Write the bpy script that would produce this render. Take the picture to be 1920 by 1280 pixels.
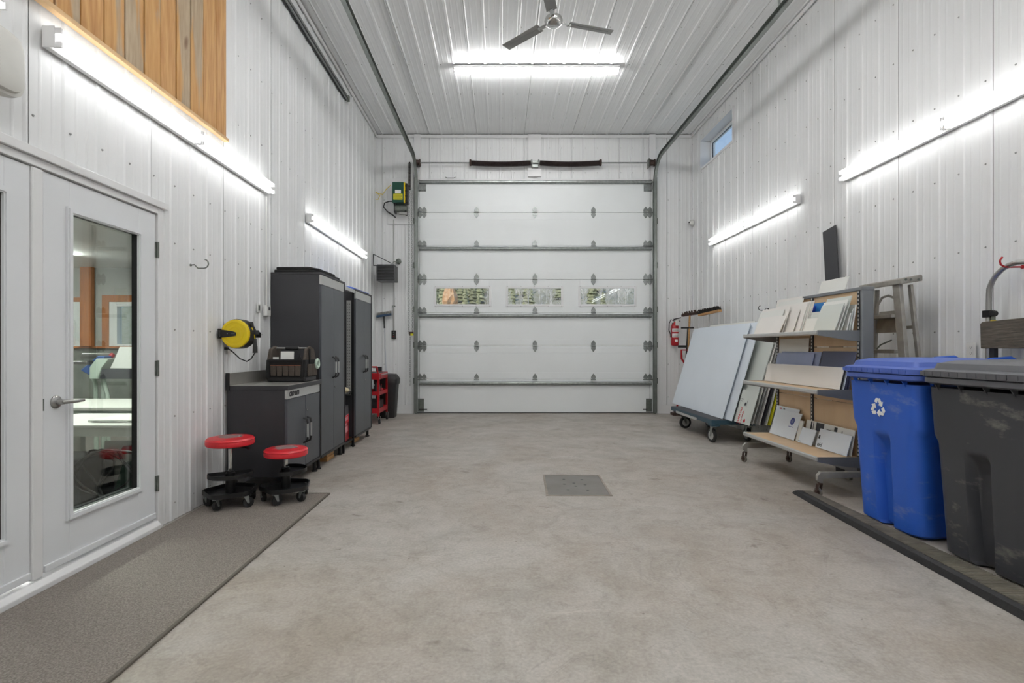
import bpy, bmesh, math, random
from mathutils import Matrix, Vector, noise
R = math.radians
PI = math.pi
random.seed(7)
for o in list(bpy.data.objects): bpy.data.objects.remove(o)
scene = bpy.context.scene
COL = scene.collection

# ------------------------------------------------------------------ camera
CH, F, VX, VY = 1.192, 960.0, 937.5, 652.5
cam_d = bpy.data.cameras.new('camera'); cam = bpy.data.objects.new('camera', cam_d); COL.objects.link(cam)
cam.location = (0, 0, CH); cam.rotation_euler = (PI/2, 0, 0)
cam_d.sensor_width = 36; cam_d.lens = 18; cam_d.clip_start = .05; cam_d.clip_end = 600
cam_d.shift_x = (960-VX)/1920; cam_d.shift_y = (VY-640)/1920
scene.camera = cam
# ------------------------------------------------------------------ sky, sun, exposure
W = bpy.data.worlds.new('sky'); scene.world = W; W.use_nodes = True
nt = W.node_tree; nt.nodes.clear()
wo = nt.nodes.new('ShaderNodeOutputWorld'); bg = nt.nodes.new('ShaderNodeBackground')
geo = nt.nodes.new('ShaderNodeTexCoord'); sep = nt.nodes.new('ShaderNodeSeparateXYZ'); cr = nt.nodes.new('ShaderNodeValToRGB')
nt.links.new(geo.outputs['Generated'], sep.inputs[0]); nt.links.new(sep.outputs['Z'], cr.inputs[0])
cr.color_ramp.elements[0].position = 0.0; cr.color_ramp.elements[0].color = (.55, .70, .88, 1)
cr.color_ramp.elements[1].position = .8; cr.color_ramp.elements[1].color = (.13, .30, .66, 1)
nt.links.new(cr.outputs[0], bg.inputs[0]); bg.inputs[1].default_value = 1.0
nt.links.new(bg.outputs[0], wo.inputs[0])
sun_d = bpy.data.lights.new('sun', 'SUN'); sun_d.energy = 2.6; sun_d.angle = R(1.5); sun_d.color = (1, .95, .88)
sun = bpy.data.objects.new('sun', sun_d); COL.objects.link(sun); sun.rotation_euler = (R(52), 0, R(-35))
TUBE, TUBE_CEIL, TUBE_FILL, TUBE_SIDE = 7.5, 44.0, 72.0, 170.0
scene.view_settings.view_transform = 'Standard'; scene.view_settings.look = 'None'
scene.view_settings.gamma = 1; scene.view_settings.use_curve_mapping = False
scene.view_settings.exposure = 0.15

# ------------------------------------------------------------------ helpers
WO = {}                       # world origins of empties and parts
def at(px, py, Y): return Vector(((px-VX)/F*Y, Y, CH-(py-VY)/F*Y))
def lin(h):
    h = h.lstrip('#'); v = [int(h[i:i+2], 16)/255 for i in (0, 2, 4)]
    return tuple((c/12.92 if c <= .04045 else ((c+.055)/1.055)**2.4) for c in v)+(1,)
MATS = {}
def mat(name, col, rough=.5, metal=0, var=0, vscale=8, bump=0, bscale=60, stretch=(1,1,1), col2=None, spec=.5, detail=4, thr=None, objrand=0):
    m = bpy.data.materials.new(name); m.use_nodes = True; n = m.node_tree.nodes; L = m.node_tree.links
    b = n['Principled BSDF']; c = lin(col) if isinstance(col, str) else tuple(col)+(1,)
    b.inputs['Base Color'].default_value = c; b.inputs['Roughness'].default_value = rough; b.inputs['Metallic'].default_value = metal
    b.inputs['Specular IOR Level'].default_value = spec
    tc = mp = None
    def coords():
        nonlocal tc, mp
        if mp is None:
            tc = n.new('ShaderNodeTexCoord'); mp = n.new('ShaderNodeMapping'); mp.inputs['Scale'].default_value = stretch
            L.new(tc.outputs['Object'], mp.inputs[0])
        return mp.outputs[0]
    out = None
    if var or col2:
        no = n.new('ShaderNodeTexNoise'); no.inputs['Scale'].default_value = vscale; no.inputs['Detail'].default_value = detail
        L.new(coords(), no.inputs['Vector'])
        rp = n.new('ShaderNodeValToRGB'); L.new(no.outputs[0], rp.inputs[0])
        if thr: rp.color_ramp.elements[0].position, rp.color_ramp.elements[1].position = thr
        else: rp.color_ramp.elements[0].position, rp.color_ramp.elements[1].position = .3, .7
        if col2: c2 = lin(col2); a, d = c, c2
        else: a = tuple(x*(1-var) for x in c[:3])+(1,); d = tuple(min(1, x*(1+var)) for x in c[:3])+(1,)
        rp.color_ramp.elements[0].color = a; rp.color_ramp.elements[1].color = d
        out = rp.outputs[0]; L.new(out, b.inputs['Base Color'])
    if objrand:
        oi = n.new('ShaderNodeObjectInfo'); hs = n.new('ShaderNodeHueSaturation'); ma = n.new('ShaderNodeMapRange')
        ma.inputs['To Min'].default_value = 1-objrand; ma.inputs['To Max'].default_value = 1+objrand
        L.new(oi.outputs['Random'], ma.inputs[0]); L.new(ma.outputs[0], hs.inputs['Value'])
        hs.inputs['Color'].default_value = c
        if out: L.new(out, hs.inputs['Color'])
        L.new(hs.outputs[0], b.inputs['Base Color'])
    if bump:
        nb = n.new('ShaderNodeTexNoise'); nb.inputs['Scale'].default_value = bscale; nb.inputs['Detail'].default_value = 3
        L.new(coords(), nb.inputs['Vector']); bp = n.new('ShaderNodeBump'); bp.inputs['Strength'].default_value = bump; bp.inputs['Distance'].default_value = .01
        L.new(nb.outputs[0], bp.inputs['Height']); L.new(bp.outputs[0], b.inputs['Normal'])
    MATS[name] = m; return m
def emis(name, col, s):
    m = bpy.data.materials.new(name); m.use_nodes = True; b = m.node_tree.nodes['Principled BSDF']
    b.inputs['Base Color'].default_value = (.9, .9, .9, 1); b.inputs['Emission Color'].default_value = col+(1,); b.inputs['Emission Strength'].default_value = s
    return m
def glass(name, tint=(1, 1, 1), gl=.10):
    m = bpy.data.materials.new(name); m.use_nodes = True; n = m.node_tree.nodes; L = m.node_tree.links; n.clear()
    o = n.new('ShaderNodeOutputMaterial'); mx = n.new('ShaderNodeMixShader'); t = n.new('ShaderNodeBsdfTransparent'); g = n.new('ShaderNodeBsdfGlossy')
    fr = n.new('ShaderNodeFresnel'); fr.inputs[0].default_value = 1.5
    t.inputs[0].default_value = tint+(1,); g.inputs['Roughness'].default_value = 0.0
    gm = n.new('ShaderNodeNewGeometry'); ir = n.new('ShaderNodeMapRange'); ir.inputs['To Min'].default_value = 1.5; ir.inputs['To Max'].default_value = 1/1.5
    L.new(gm.outputs['Backfacing'], ir.inputs[0]); L.new(ir.outputs[0], fr.inputs[0])
    ad = n.new('ShaderNodeMath'); ad.operation = 'ADD'; ad.inputs[1].default_value = gl; L.new(fr.outputs[0], ad.inputs[0])
    L.new(ad.outputs[0], mx.inputs[0]); L.new(t.outputs[0], mx.inputs[1]); L.new(g.outputs[0], mx.inputs[2]); L.new(mx.outputs[0], o.inputs[0])
    return m

class MB:
    def __init__(s, M=None): s.v = []; s.f = []; s.M = M
    def add(s, vs, fs):
        k = len(s.v)
        for p in vs:
            p = Vector(p); s.v.append(s.M @ p if s.M else p)
        s.f += [tuple(i+k for i in f) for f in fs]; return s
    def box(s, x0, x1, y0, y1, z0, z1):
        if x0 > x1: x0, x1 = x1, x0
        if y0 > y1: y0, y1 = y1, y0
        if z0 > z1: z0, z1 = z1, z0
        return s.add([(x0,y0,z0),(x1,y0,z0),(x1,y1,z0),(x0,y1,z0),(x0,y0,z1),(x1,y0,z1),(x1,y1,z1),(x0,y1,z1)],
              [(0,3,2,1),(4,5,6,7),(0,1,5,4),(1,2,6,5),(2,3,7,6),(3,0,4,7)])
    def hexa(s, a, b):      # two quads (lists of 4 points), outer then inner, joined
        return s.add(list(a)+list(b), [(0,1,2,3),(7,6,5,4),(0,4,5,1),(1,5,6,2),(2,6,7,3),(3,7,4,0)])
    def cyl(s, p0, p1, r, n=12, r1=None, cap=True):
        p0, p1 = Vector(p0), Vector(p1); r1 = r if r1 is None else r1
        d = (p1-p0); d = d.normalized() if d.length else Vector((0,0,1))
        a = d.orthogonal().normalized(); b = d.cross(a)
        vs = []
        for i in range(n):
            t = 2*PI*i/n; u = a*math.cos(t)+b*math.sin(t); vs += [p0+u*r, p1+u*r1]
        fs = [(2*i, (2*i+2) % (2*n), (2*i+3) % (2*n), 2*i+1) for i in range(n)]
        if cap: fs += [tuple(range(2*n-2, -1, -2)), tuple(range(1, 2*n, 2))]
        return s.add(vs, fs)
    def tube(s, pts, r, n=8, closed=False):
        P = [Vector(p) for p in pts]; m = len(P); rings = []; prev = None
        for i, p in enumerate(P):
            if closed: d = P[(i+1) % m]-P[i-1]
            else: d = P[min(i+1, m-1)]-P[max(i-1, 0)]
            d.normalize()
            if prev is None: a = d.orthogonal().normalized()
            else:
                a = prev-d*prev.dot(d)
                a = a.normalized() if a.length > 1e-6 else d.orthogonal().normalized()
            prev = a; b = d.cross(a); rr = r[i] if isinstance(r, (list, tuple)) else r
            rings += [p+(a*math.cos(2*PI*k/n)+b*math.sin(2*PI*k/n))*rr for k in range(n)]
        fs = []
        for i in range(m if closed else m-1):
            for k in range(n):
                i2 = (i+1) % m
                fs.append((i*n+k, i*n+(k+1) % n, i2*n+(k+1) % n, i2*n+k))
        if not closed: fs += [tuple(range(n-1, -1, -1)), tuple((m-1)*n+k for k in range(n))]
        return s.add(rings, fs)
    def lathe(s, c, prof, n=24, axis='Z', cap=True):
        vs = []
        for (r, h) in prof:
            for k in range(n):
                t = 2*PI*k/n; u, w = r*math.cos(t), r*math.sin(t)
                vs.append({'Z': (c[0]+u, c[1]+w, c[2]+h), 'Y': (c[0]+u, c[1]+h, c[2]+w), 'X': (c[0]+h, c[1]+u, c[2]+w)}[axis])
        m = len(prof)
        fs = [(i*n+k, i*n+(k+1) % n, (i+1)*n+(k+1) % n, (i+1)*n+k) for i in range(m-1) for k in range(n)]
        if cap: fs += [tuple(range(n-1, -1, -1)), tuple((m-1)*n+k for k in range(n))]
        return s.add(vs, fs)
    def prism(s, poly, a0, a1, axis='Z'):
        n = len(poly)
        def g(p, h): return {'Z': (p[0], p[1], h), 'Y': (p[0], h, p[1]), 'X': (h, p[0], p[1])}[axis]
        return s.add([g(p, a0) for p in poly]+[g(p, a1) for p in poly],
              [tuple(range(n-1, -1, -1)), tuple(range(n, 2*n))]+[(i, (i+1) % n, n+(i+1) % n, n+i) for i in range(n)])
    def loft(s, rings, cap=True, closed=True):
        n = len(rings[0]); vs = [p for r in rings for p in r]
        fs = [(i*n+k, i*n+(k+1) % n, (i+1)*n+(k+1) % n, (i+1)*n+k) for i in range(len(rings)-1) for k in range(n if closed else n-1)]
        if cap: fs += [tuple(range(n-1, -1, -1)), tuple((len(rings)-1)*n+k for k in range(n))]
        return s.add(vs, fs)
    def mesh(s, name, origin):
        me = bpy.data.meshes.new(name); me.from_pydata([tuple(v-origin) for v in s.v], [], s.f)
        bm = bmesh.new(); bm.from_mesh(me); bmesh.ops.recalc_face_normals(bm, faces=bm.faces); bm.to_mesh(me); bm.free()
        return me
    def build(s, name, m, parent=None, label=None, cat=None, group=None, kind=None, bevel=0, smooth=False, base=True, recalc=True):
        lo = [min(v[i] for v in s.v) for i in range(3)]; hi = [max(v[i] for v in s.v) for i in range(3)]
        org = Vector(((lo[0]+hi[0])/2, (lo[1]+hi[1])/2, lo[2] if parent is None else (lo[2]+hi[2])/2))
        me = s.mesh(name, org); me.materials.append(m)
        if smooth:
            me.shade_smooth(); me.set_sharp_from_angle(angle=R(38))
        o = bpy.data.objects.new(name, me); COL.objects.link(o); WO[o] = org
        if parent is not None:
            o.parent = parent; o.location = org-WO[parent]
        else: o.location = org
        if bevel:
            b = o.modifiers.new('bevel', 'BEVEL'); b.width = bevel; b.segments = 2; b.limit_method = 'ANGLE'; b.angle_limit = R(40)
            if smooth: b.harden_normals = True
        tag(o, label, cat, group, kind); return o
def tag(o, label=None, cat=None, group=None, kind=None):
    if label: o['label'] = label
    if cat: o['category'] = cat
    if group: o['group'] = group
    if kind: o['kind'] = kind
    return o
def thing(name, loc, label=None, cat=None, group=None, kind=None, parent=None):
    o = bpy.data.objects.new(name, None); COL.objects.link(o); o.empty_display_size = .1
    WO[o] = Vector(loc); o.location = WO[o]-(WO[parent] if parent else Vector((0,0,0)))
    if parent: o.parent = parent
    return tag(o, label, cat, group, kind)
def dup(o, parent=None):
    c = o.copy(); COL.objects.link(c); c.parent = parent
    for ch in list(o.children): dup(ch, c)
    return c
def text(name, body, size, m, parent, M, depth=.001, bold=0, align='CENTER', shear=0):
    cu = bpy.data.curves.new(name, 'FONT'); cu.body = body; cu.size = size; cu.extrude = depth; cu.align_x = align; cu.align_y = 'CENTER'; cu.offset = bold; cu.shear = shear
    cu.resolution_u = 2
    t = bpy.data.objects.new(name, cu); COL.objects.link(t)
    dg = bpy.context.evaluated_depsgraph_get(); dg.update()
    me = bpy.data.meshes.new_from_object(t.evaluated_get(dg)); bpy.data.objects.remove(t)
    me.materials.clear(); me.materials.append(m)
    org = M.translation.copy(); me.transform(M); me.transform(Matrix.Translation(-org))
    o = bpy.data.objects.new(name, me); COL.objects.link(o); o.parent = parent; WO[o] = org
    o.location = org-WO[parent]
    return o
def frame(loc, x, y):         # matrix with given local x and y axes
    x = Vector(x).normalized(); y = Vector(y).normalized(); z = x.cross(y).normalized(); y = z.cross(x)
    return Matrix(((x.x, y.x, z.x, loc[0]), (x.y, y.y, z.y, loc[1]), (x.z, y.z, z.z, loc[2]), (0, 0, 0, 1)))
def rotz(loc, a): return Matrix.Translation(loc) @ Matrix.Rotation(a, 4, 'Z')

# ------------------------------------------------------------------ materials
m_wall = mat('white_ribbed_steel', '#e6e7e7', .38, var=.03, vscale=1.2, spec=.4)
m_back = mat('sheet_backing', '#8b8b8a', .7)
m_ceil = mat('white_ceiling_steel', '#ebecec', .35, var=.02, vscale=1.5, spec=.4)
m_trim = mat('white_trim', '#e4e4e4', .35, var=.02, vscale=2)
m_doorw = mat('white_door_paint', '#e2e4e6', .3, var=.02, vscale=2)
m_screw = mat('screw_head', '#9a9a98', .35, .6)
m_galv = mat('galvanised_steel', '#8f9391', .38, .75, var=.18, vscale=25)
m_galvd = mat('dull_galvanised_steel', '#70756f', .5, .6, var=.2, vscale=20)
m_track = mat('track_steel', '#858a86', .4, .6, var=.12, vscale=12)
m_chrome = mat('chrome', '#c8c8c6', .18, 1)
m_nickel = mat('satin_nickel', '#a9a8a5', .3, .9)
m_black = mat('black_plastic', '#1a1a1b', .45, var=.15, vscale=30)
m_blackm = mat('black_powder_coat', '#141415', .35, spec=.5)
m_rubber = mat('black_rubber', '#1c1c1d', .6, var=.3, vscale=25, bump=.2, bscale=80)
m_char = mat('charcoal_cabinet_paint', '#44474d', .36, var=.05, vscale=3)
m_charside = mat('charcoal_cabinet_side', '#303033', .5, var=.05, vscale=3)
m_silver = mat('brushed_silver', '#bcbdbb', .35, .35, var=.08, vscale=6, stretch=(1, 40, 1))
m_steel = mat('stainless_top', '#b9b7b1', .32, .6, var=.08, vscale=6, stretch=(20, 1, 1))
m_red = mat('red_vinyl', '#c5202a', .35, var=.08, vscale=6)
m_redp = mat('red_paint', '#a81620', .3, var=.08, vscale=10)
m_patch = mat('worn_grey_print', '#86706f', .6, var=.2, vscale=60)
m_yel = mat('yellow_plastic', '#e0c416', .35, var=.03, vscale=5)
m_white = mat('white_plastic', '#e3e3e0', .4)
m_offw = mat('off_white_plastic', '#d4d3cd', .45, var=.03, vscale=10)
m_bag = mat('dark_brown_fabric', '#4c443d', .9, var=.25, vscale=120, bump=.3, bscale=300)
m_bagk = mat('black_fabric', '#171717', .85, var=.2, vscale=100, bump=.3, bscale=300)
m_orange = mat('orange_trim', '#a5552d', .6)
m_board = mat('white_foam_board', '#e2e3de', .5, var=.02, vscale=4)
m_board2 = mat('ivory_foam_board', '#e6e3de', .55, var=.02, vscale=4)
m_boardb = mat('pale_blue_board', '#e2eaf2', .35, var=.02, vscale=2)
m_boardg = mat('pale_green_board', '#cdd2cc', .4, var=.02, vscale=3)
m_edge = mat('board_edge', '#a7a9a6', .6)
m_bl1 = mat('royal_blue_board', '#1740a8', .35); m_bl2 = mat('sky_blue_board', '#2a7cc0', .35)
m_lav = mat('lavender_blue_board', '#9aa6c8', .35, var=.05, vscale=6); m_navy = mat('slate_blue_board', '#4b506a', .4, var=.05, vscale=6)
m_dark = mat('dark_grey_board', '#36363a', .6)
m_maple = mat('maple_laminate', '#d2b48e', .45, col2='#dcc19c', vscale=5, stretch=(1.5, 1.5, .12) , bump=.02)
m_gond = mat('grey_painted_steel', '#85888c', .38, .45, var=.05, vscale=8)
m_gondd = mat('dark_grey_steel', '#4d4e50', .45, .4)
m_teal = mat('teal_cart_paint', '#2f4a58', .45, var=.15, vscale=12)
m_alu = mat('worn_aluminium', '#a19e97', .5, .5, var=.14, vscale=14)
m_wood = mat('raw_lumber', '#b98d5a', .7, var=.15, vscale=8, stretch=(1, 6, 6))
m_bluebin = None
m_tube = emis('lit_fluorescent_tube', (1.0, 1.0, .995), TUBE)
m_tube4 = emis('lit_side_room_tube', (1.0, 1.0, .98), TUBE_SIDE)
m_tube3 = emis('lit_ceiling_tube', (1.0, 1.0, .995), TUBE_CEIL)
m_fill_tube = emis('added_fill_tube', (1.0, 1.0, .995), TUBE_FILL)  # stronger glow for the added out-of-view ceiling fill lights
m_glass = glass('door_glass', (.86, .91, .87), .04)
m_wglass = glass('window_glass', (.96, .98, .97), .0)
m_ink = mat('black_ink', '#26262a', .6); m_inkb = mat('blue_ink', '#3c4a98', .6); m_inkr = mat('red_ink', '#c8202c', .6); m_paper = mat('white_paper', '#e6e6e2', .7)
m_green = mat('green_enamel', '#1e4a3c', .35, .2); m_ylabel = mat('yellow_label', '#d6cf2a', .5)
m_spring = mat('oiled_black_spring', '#2c2220', .4, .5)
m_fan = mat('grey_fan_enamel', '#8d8d8b', .35, .3, var=.05, vscale=10)
m_brown = mat('rusty_steel', '#4a3a34', .6, .4, var=.3, vscale=40)

def concrete():
    m = bpy.data.materials.new('polished_concrete'); m.use_nodes = True; n = m.node_tree.nodes; L = m.node_tree.links; b = n['Principled BSDF']
    tc = n.new('ShaderNodeTexCoord')
    def nz(s, d, dist=0, sc=(1, 1, 1), rough=.5):
        mp = n.new('ShaderNodeMapping'); mp.inputs['Scale'].default_value = sc; L.new(tc.outputs['Object'], mp.inputs[0])
        x = n.new('ShaderNodeTexNoise'); x.inputs['Scale'].default_value = s; x.inputs['Detail'].default_value = d; x.inputs['Distortion'].default_value = dist; x.inputs['Roughness'].default_value = rough
        L.new(mp.outputs[0], x.inputs['Vector']); return x.outputs[0]
    def ramp(i, p0, c0, p1, c1):
        r = n.new('ShaderNodeValToRGB'); r.color_ramp.elements[0].position = p0; r.color_ramp.elements[0].color = c0; r.color_ramp.elements[1].position = p1; r.color_ramp.elements[1].color = c1
        L.new(i, r.inputs[0]); return r.outputs[0]
    def mul(a, c, f=1):
        x = n.new('ShaderNodeMixRGB'); x.blend_type = 'MULTIPLY'; x.inputs[0].default_value = f; L.new(a, x.inputs[1]); L.new(c, x.inputs[2]); return x.outputs[0]
    g = lambda v: (v, v, v, 1)
    c = ramp(nz(.9, 7, .8, rough=.65), .34, lin('#a59c92'), .66, lin('#b5b1ab'))
    c = mul(c, ramp(nz(2.6, 9, .8, rough=.72), .36, (.80, .79, .77, 1), .58, g(1)))
    c = mul(c, ramp(nz(9, 6, 1.2, rough=.7), .34, (.82, .81, .79, 1), .50, g(1)), .8)
    c = mul(c, ramp(nz(3.1, 7, 2.0, (1, 2.2, 1), .7), .60, g(1), .72, (1.16, 1.16, 1.17, 1)))
    c = mul(c, ramp(nz(4.6, 3, .6), .24, (.62, .60, .57, 1), .29, g(1)), .9)
    c = mul(c, ramp(nz(22, 2, .3), .20, (.45, .43, .40, 1), .25, g(1)), .8)
    mg = n.new('ShaderNodeTexNoise'); mg.inputs['Scale'].default_value = 1.1; mg.inputs['Detail'].default_value = 6; mg.inputs['Distortion'].default_value = 1.2; L.new(tc.outputs['Object'], mg.inputs['Vector'])
    ab = n.new('ShaderNodeMath'); ab.operation = 'SUBTRACT'; ab.inputs[1].default_value = .5; L.new(mg.outputs[0], ab.inputs[0]); a2 = n.new('ShaderNodeMath'); a2.operation = 'ABSOLUTE'; L.new(ab.outputs[0], a2.inputs[0])
    c = mul(c, ramp(a2.outputs[0], .0, g(.84), .0035, g(1)), .8)
    c = mul(c, ramp(nz(70, 4), .35, g(.88), .65, g(1.05)))
    L.new(c, b.inputs['Base Color'])
    L.new(ramp(nz(2.5, 6, .5), .3, g(.42), .7, g(.62)), b.inputs['Roughness']); b.inputs['Specular IOR Level'].default_value = .35
    bp = n.new('ShaderNodeBump'); bp.inputs['Strength'].default_value = .08; bp.inputs['Distance'].default_value = .01; L.new(nz(35, 5), bp.inputs['Height']); L.new(bp.outputs[0], b.inputs['Normal'])
    return m
m_conc = concrete()
m_carpet = mat('grey_carpet_mat', '#736c65', .95, col2='#98918a', vscale=140, bump=.6, bscale=260, spec=.1, detail=2)
def plank_mat(name, honey, grey, thr, seedoff):
    m = bpy.data.materials.new(name); m.use_nodes = True; n = m.node_tree.nodes; L = m.node_tree.links; b = n['Principled BSDF']
    tc = n.new('ShaderNodeTexCoord'); oi = n.new('ShaderNodeObjectInfo')
    va = n.new('ShaderNodeVectorMath'); va.operation = 'ADD'; L.new(tc.outputs['Object'], va.inputs[0])
    vm = n.new('ShaderNodeVectorMath'); vm.operation = 'SCALE'; vm.inputs[3].default_value = 37
    cb = n.new('ShaderNodeCombineXYZ'); L.new(oi.outputs['Random'], cb.inputs[1]); L.new(oi.outputs['Random'], cb.inputs[2]); L.new(cb.outputs[0], vm.inputs[0]); L.new(vm.outputs[0], va.inputs[1])
    def nz(s, sc, d=6, dist=0):
        mp = n.new('ShaderNodeMapping'); mp.inputs['Scale'].default_value = sc; L.new(va.outputs[0], mp.inputs[0])
        x = n.new('ShaderNodeTexNoise'); x.inputs['Scale'].default_value = s; x.inputs['Detail'].default_value = d; x.inputs['Distortion'].default_value = dist
        L.new(mp.outputs[0], x.inputs['Vector']); return x.outputs[0]
    def ramp(i, p0, c0, p1, c1):
        r = n.new('ShaderNodeValToRGB'); r.color_ramp.elements[0].position = p0; r.color_ramp.elements[0].color = c0; r.color_ramp.elements[1].position = p1; r.color_ramp.elements[1].color = c1
        L.new(i, r.inputs[0]); return r.outputs[0]
    def mix(bt, f, a, c):
        x = n.new('ShaderNodeMixRGB'); x.blend_type = bt
        if hasattr(f, 'links'): L.new(f, x.inputs[0])
        else: x.inputs[0].default_value = f
        L.new(a, x.inputs[1]); L.new(c, x.inputs[2]); return x.outputs[0]
    base = ramp(nz(5, (6, 8, .7), 8, .3), .3, lin(honey[0]), .7, lin(honey[1]))
    gr = ramp(nz(9, (6, 8, .6), 8, .2), .3, lin(grey[0]), .7, lin(grey[1]))
    c = mix('MIX', ramp(nz(1.6, (1, 3.5, .5), 5, .4), thr, (0,0,0,1), thr+.06, (1,1,1,1)), base, gr)
    kn = ramp(nz(3.4, (1, 1.6, .9), 1), .74, (1,1,1,1), .80, (.35,.22,.15,1))
    L.new(mix('MULTIPLY', .9, c, kn), b.inputs['Base Color']); b.inputs['Roughness'].default_value = .6
    bp = n.new('ShaderNodeBump'); bp.inputs['Strength'].default_value = .25; bp.inputs['Distance'].default_value = .004; L.new(nz(18, (6, 8, .5)), bp.inputs['Height']); L.new(bp.outputs[0], b.inputs['Normal'])
    return m
m_plankA = plank_mat('honey_barn_plank', ('#b07c42', '#cfa268'), ('#a88a66', '#bda484'), .64, 0)
m_plankB = plank_mat('weathered_barn_plank', ('#b48246', '#cc9e62'), ('#a08a6e', '#b8a488'), .47, 1)

# ------------------------------------------------------------------ room shell
XL, XR, YB, ZC, YF = -2.268, 3.51, 9.366, 5.104, -4.0
PITCH = .2165
def profile(u0, u1, phase):
    """points (u, d) of the ribbed sheet between u0 and u1; ribs centred on phase + k*PITCH"""
    pts = {}
    k0 = int(math.floor((u0-phase)/PITCH))-1; k1 = int(math.ceil((u1-phase)/PITCH))+1
    raw = []
    for k in range(k0, k1+1):
        c = phase+k*PITCH
        raw += [(c-.022, 0), (c-.012, .009), (c+.012, .009), (c+.022, 0)]
        for q in (1/3, 2/3):
            s = c+PITCH*q; raw += [(s-.012, 0), (s-.004, .0018), (s+.004, .0018), (s+.012, 0)]
    def dep(u):
        for (a, da), (b, db) in zip(raw, raw[1:]):
            if a <= u <= b: return da+(db-da)*(u-a)/(b-a) if b > a else da
        return 0
    out = [(u0, dep(u0))]+[p for p in raw if u0+1e-4 < p[0] < u1-1e-4]+[(u1, dep(u1))]
    return out
def wall_panels(root, mapf, u0, u1, h0, h1, phase, seam, openings, m, shade=False):
    """one sheet per four ribs; mapf(u, d, h) -> world"""
    k = math.floor((u0-seam)/(4*PITCH)); edges = []
    while seam+k*4*PITCH < u1:
        edges.append((max(u0, seam+k*4*PITCH), min(u1, seam+(k+1)*4*PITCH))); k += 1
    for (a, b) in edges:
        if b-a < .01: continue
        mb = MB(); cuts = sorted({a, b}|{c for op in openings for c in op[:2] if a < c < b})
        for (p, q) in zip(cuts, cuts[1:]):
            spans = [(h0, h1)]
            for (ua, ub, ha, hb) in openings:
                if p < ub-1e-5 and q > ua+1e-5:
                    ns = []
                    for (x, y) in spans:
                        if ha <= x and hb >= y: continue
                        if ha > x and ha < y: ns.append((x, ha))
                        if hb < y and hb > x: ns.append((hb, y))
                        if ha >= y or hb <= x: ns.append((x, y))
                    spans = ns
            pa = p+.003 if p == a else p; pb = q-.001 if q == b else q
            pr = profile(pa, pb, phase)
            for (x, y) in spans:
                n = len(pr); vs = [mapf(u, d+.002, x) for u, d in pr]+[mapf(u, d+.002, y) for u, d in pr]
                mb.add(vs, [(i, i+1, n+i+1, n+i) for i in range(n-1)])
        if mb.v: mb.build('panel', m, root)
def screws(root, mapf, u0, u1, phase, hs, openings, off=.034):
    mb = MB(); k = math.ceil((u0-phase)/PITCH)
    while phase+k*PITCH+off < u1:
        u = phase+k*PITCH+off
        for h in hs:
            if any(a-.02 < u < b+.02 and c-.05 < h < d+.05 for a, b, c, d in openings): continue
            P = Vector(mapf(u, .002, h)); Q = Vector(mapf(u, .008, h)); mb.cyl(P, Q, .0075, 6, .004)
        k += 1
    mb.build('screw', m_screw, root, kind='stuff')

# floor
MB().box(XL-.1, XR+.1, YF-.1, YB+.3, -.1, 0).build('floor', m_conc, kind='structure')
# left wall (opening for the glazed double doors)
LZ = 2.118; DY0, DY1 = .75, 3.43
op_l = [(DY0, DY1, 0, LZ)]
mb = MB().box(XL-.12, XL, YF, DY0, 0, ZC).box(XL-.12, XL, DY1, YB+.1, 0, ZC).box(XL-.12, XL, DY0, DY1, LZ, ZC)
wl = mb.build('wall_left', m_back, kind='structure')
fL = lambda u, d, h: (XL+d, u, h)
wall_panels(wl, fL, YF, YB, 0.004, ZC-.03, 2.449, 2.449, op_l, m_wall)
screws(wl, fL, YF, YB, 2.449, [.12, .72, 1.32, 1.92, 2.32, 3.12, 3.72, 4.32, 4.9], op_l+[(1.0, 4.2, 2.9, 5.1)])
# right wall with the high window
WY0, WY1, WZ0, WZ1 = 7.68, 8.925, 4.30, 4.80
op_r = [(WY0, WY1, WZ0, WZ1)]
mb = MB().box(XR, XR+.22, YF, WY0, 0, ZC).box(XR, XR+.22, WY1, YB+.1, 0, ZC).box(XR, XR+.22, WY0, WY1, 0, WZ0).box(XR, XR+.22, WY0, WY1, WZ1, ZC)
wr = mb.build('wall_right', m_back, kind='structure')
fR = lambda u, d, h: (XR-d, u, h)
wall_panels(wr, fR, YF, YB, 0.004, ZC-.03, 5.613, 3.64-.0, op_r, m_wall)
screws(wr, fR, YF, YB, 5.613, [.12, .72, 1.32, 1.92, 2.52, 3.12, 3.72, 4.25, 4.9], op_r)
# back wall with the garage opening
GX0, GX1, GZ = -1.52, 2.81, 4.235
op_b = [(GX0, GX1, 0, GZ)]
mb = MB().box(XL-.12, GX0, YB, YB+.2, 0, ZC).box(GX1, XR+.22, YB, YB+.2, 0, ZC).box(GX0, GX1, YB, YB+.2, GZ, ZC)
wb = mb.build('wall_back', m_back, kind='structure')
fB = lambda u, d, h: (u, YB-d, h)
wall_panels(wb, fB, XL, XR, .004, ZC-.03, -2.154, -2.154-PITCH*.5+PITCH*.5, op_b, m_wall)
screws(wb, fB, XL+.05, XR-.05, -2.154, [.3, .9, 1.5, 2.1, 2.7, 3.3, 3.9, 4.40, 4.85], op_b)
# rear wall, behind the camera
wf = MB().box(XL-.12, XR+.22, YF-.15, YF, 0, ZC).build('wall_rear', m_back, kind='structure')
fF = lambda u, d, h: (u, YF+d, h)
wall_panels(wf, fF, XL, XR, .004, ZC-.03, -2.154, -2.154, [], m_wall)
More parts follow.
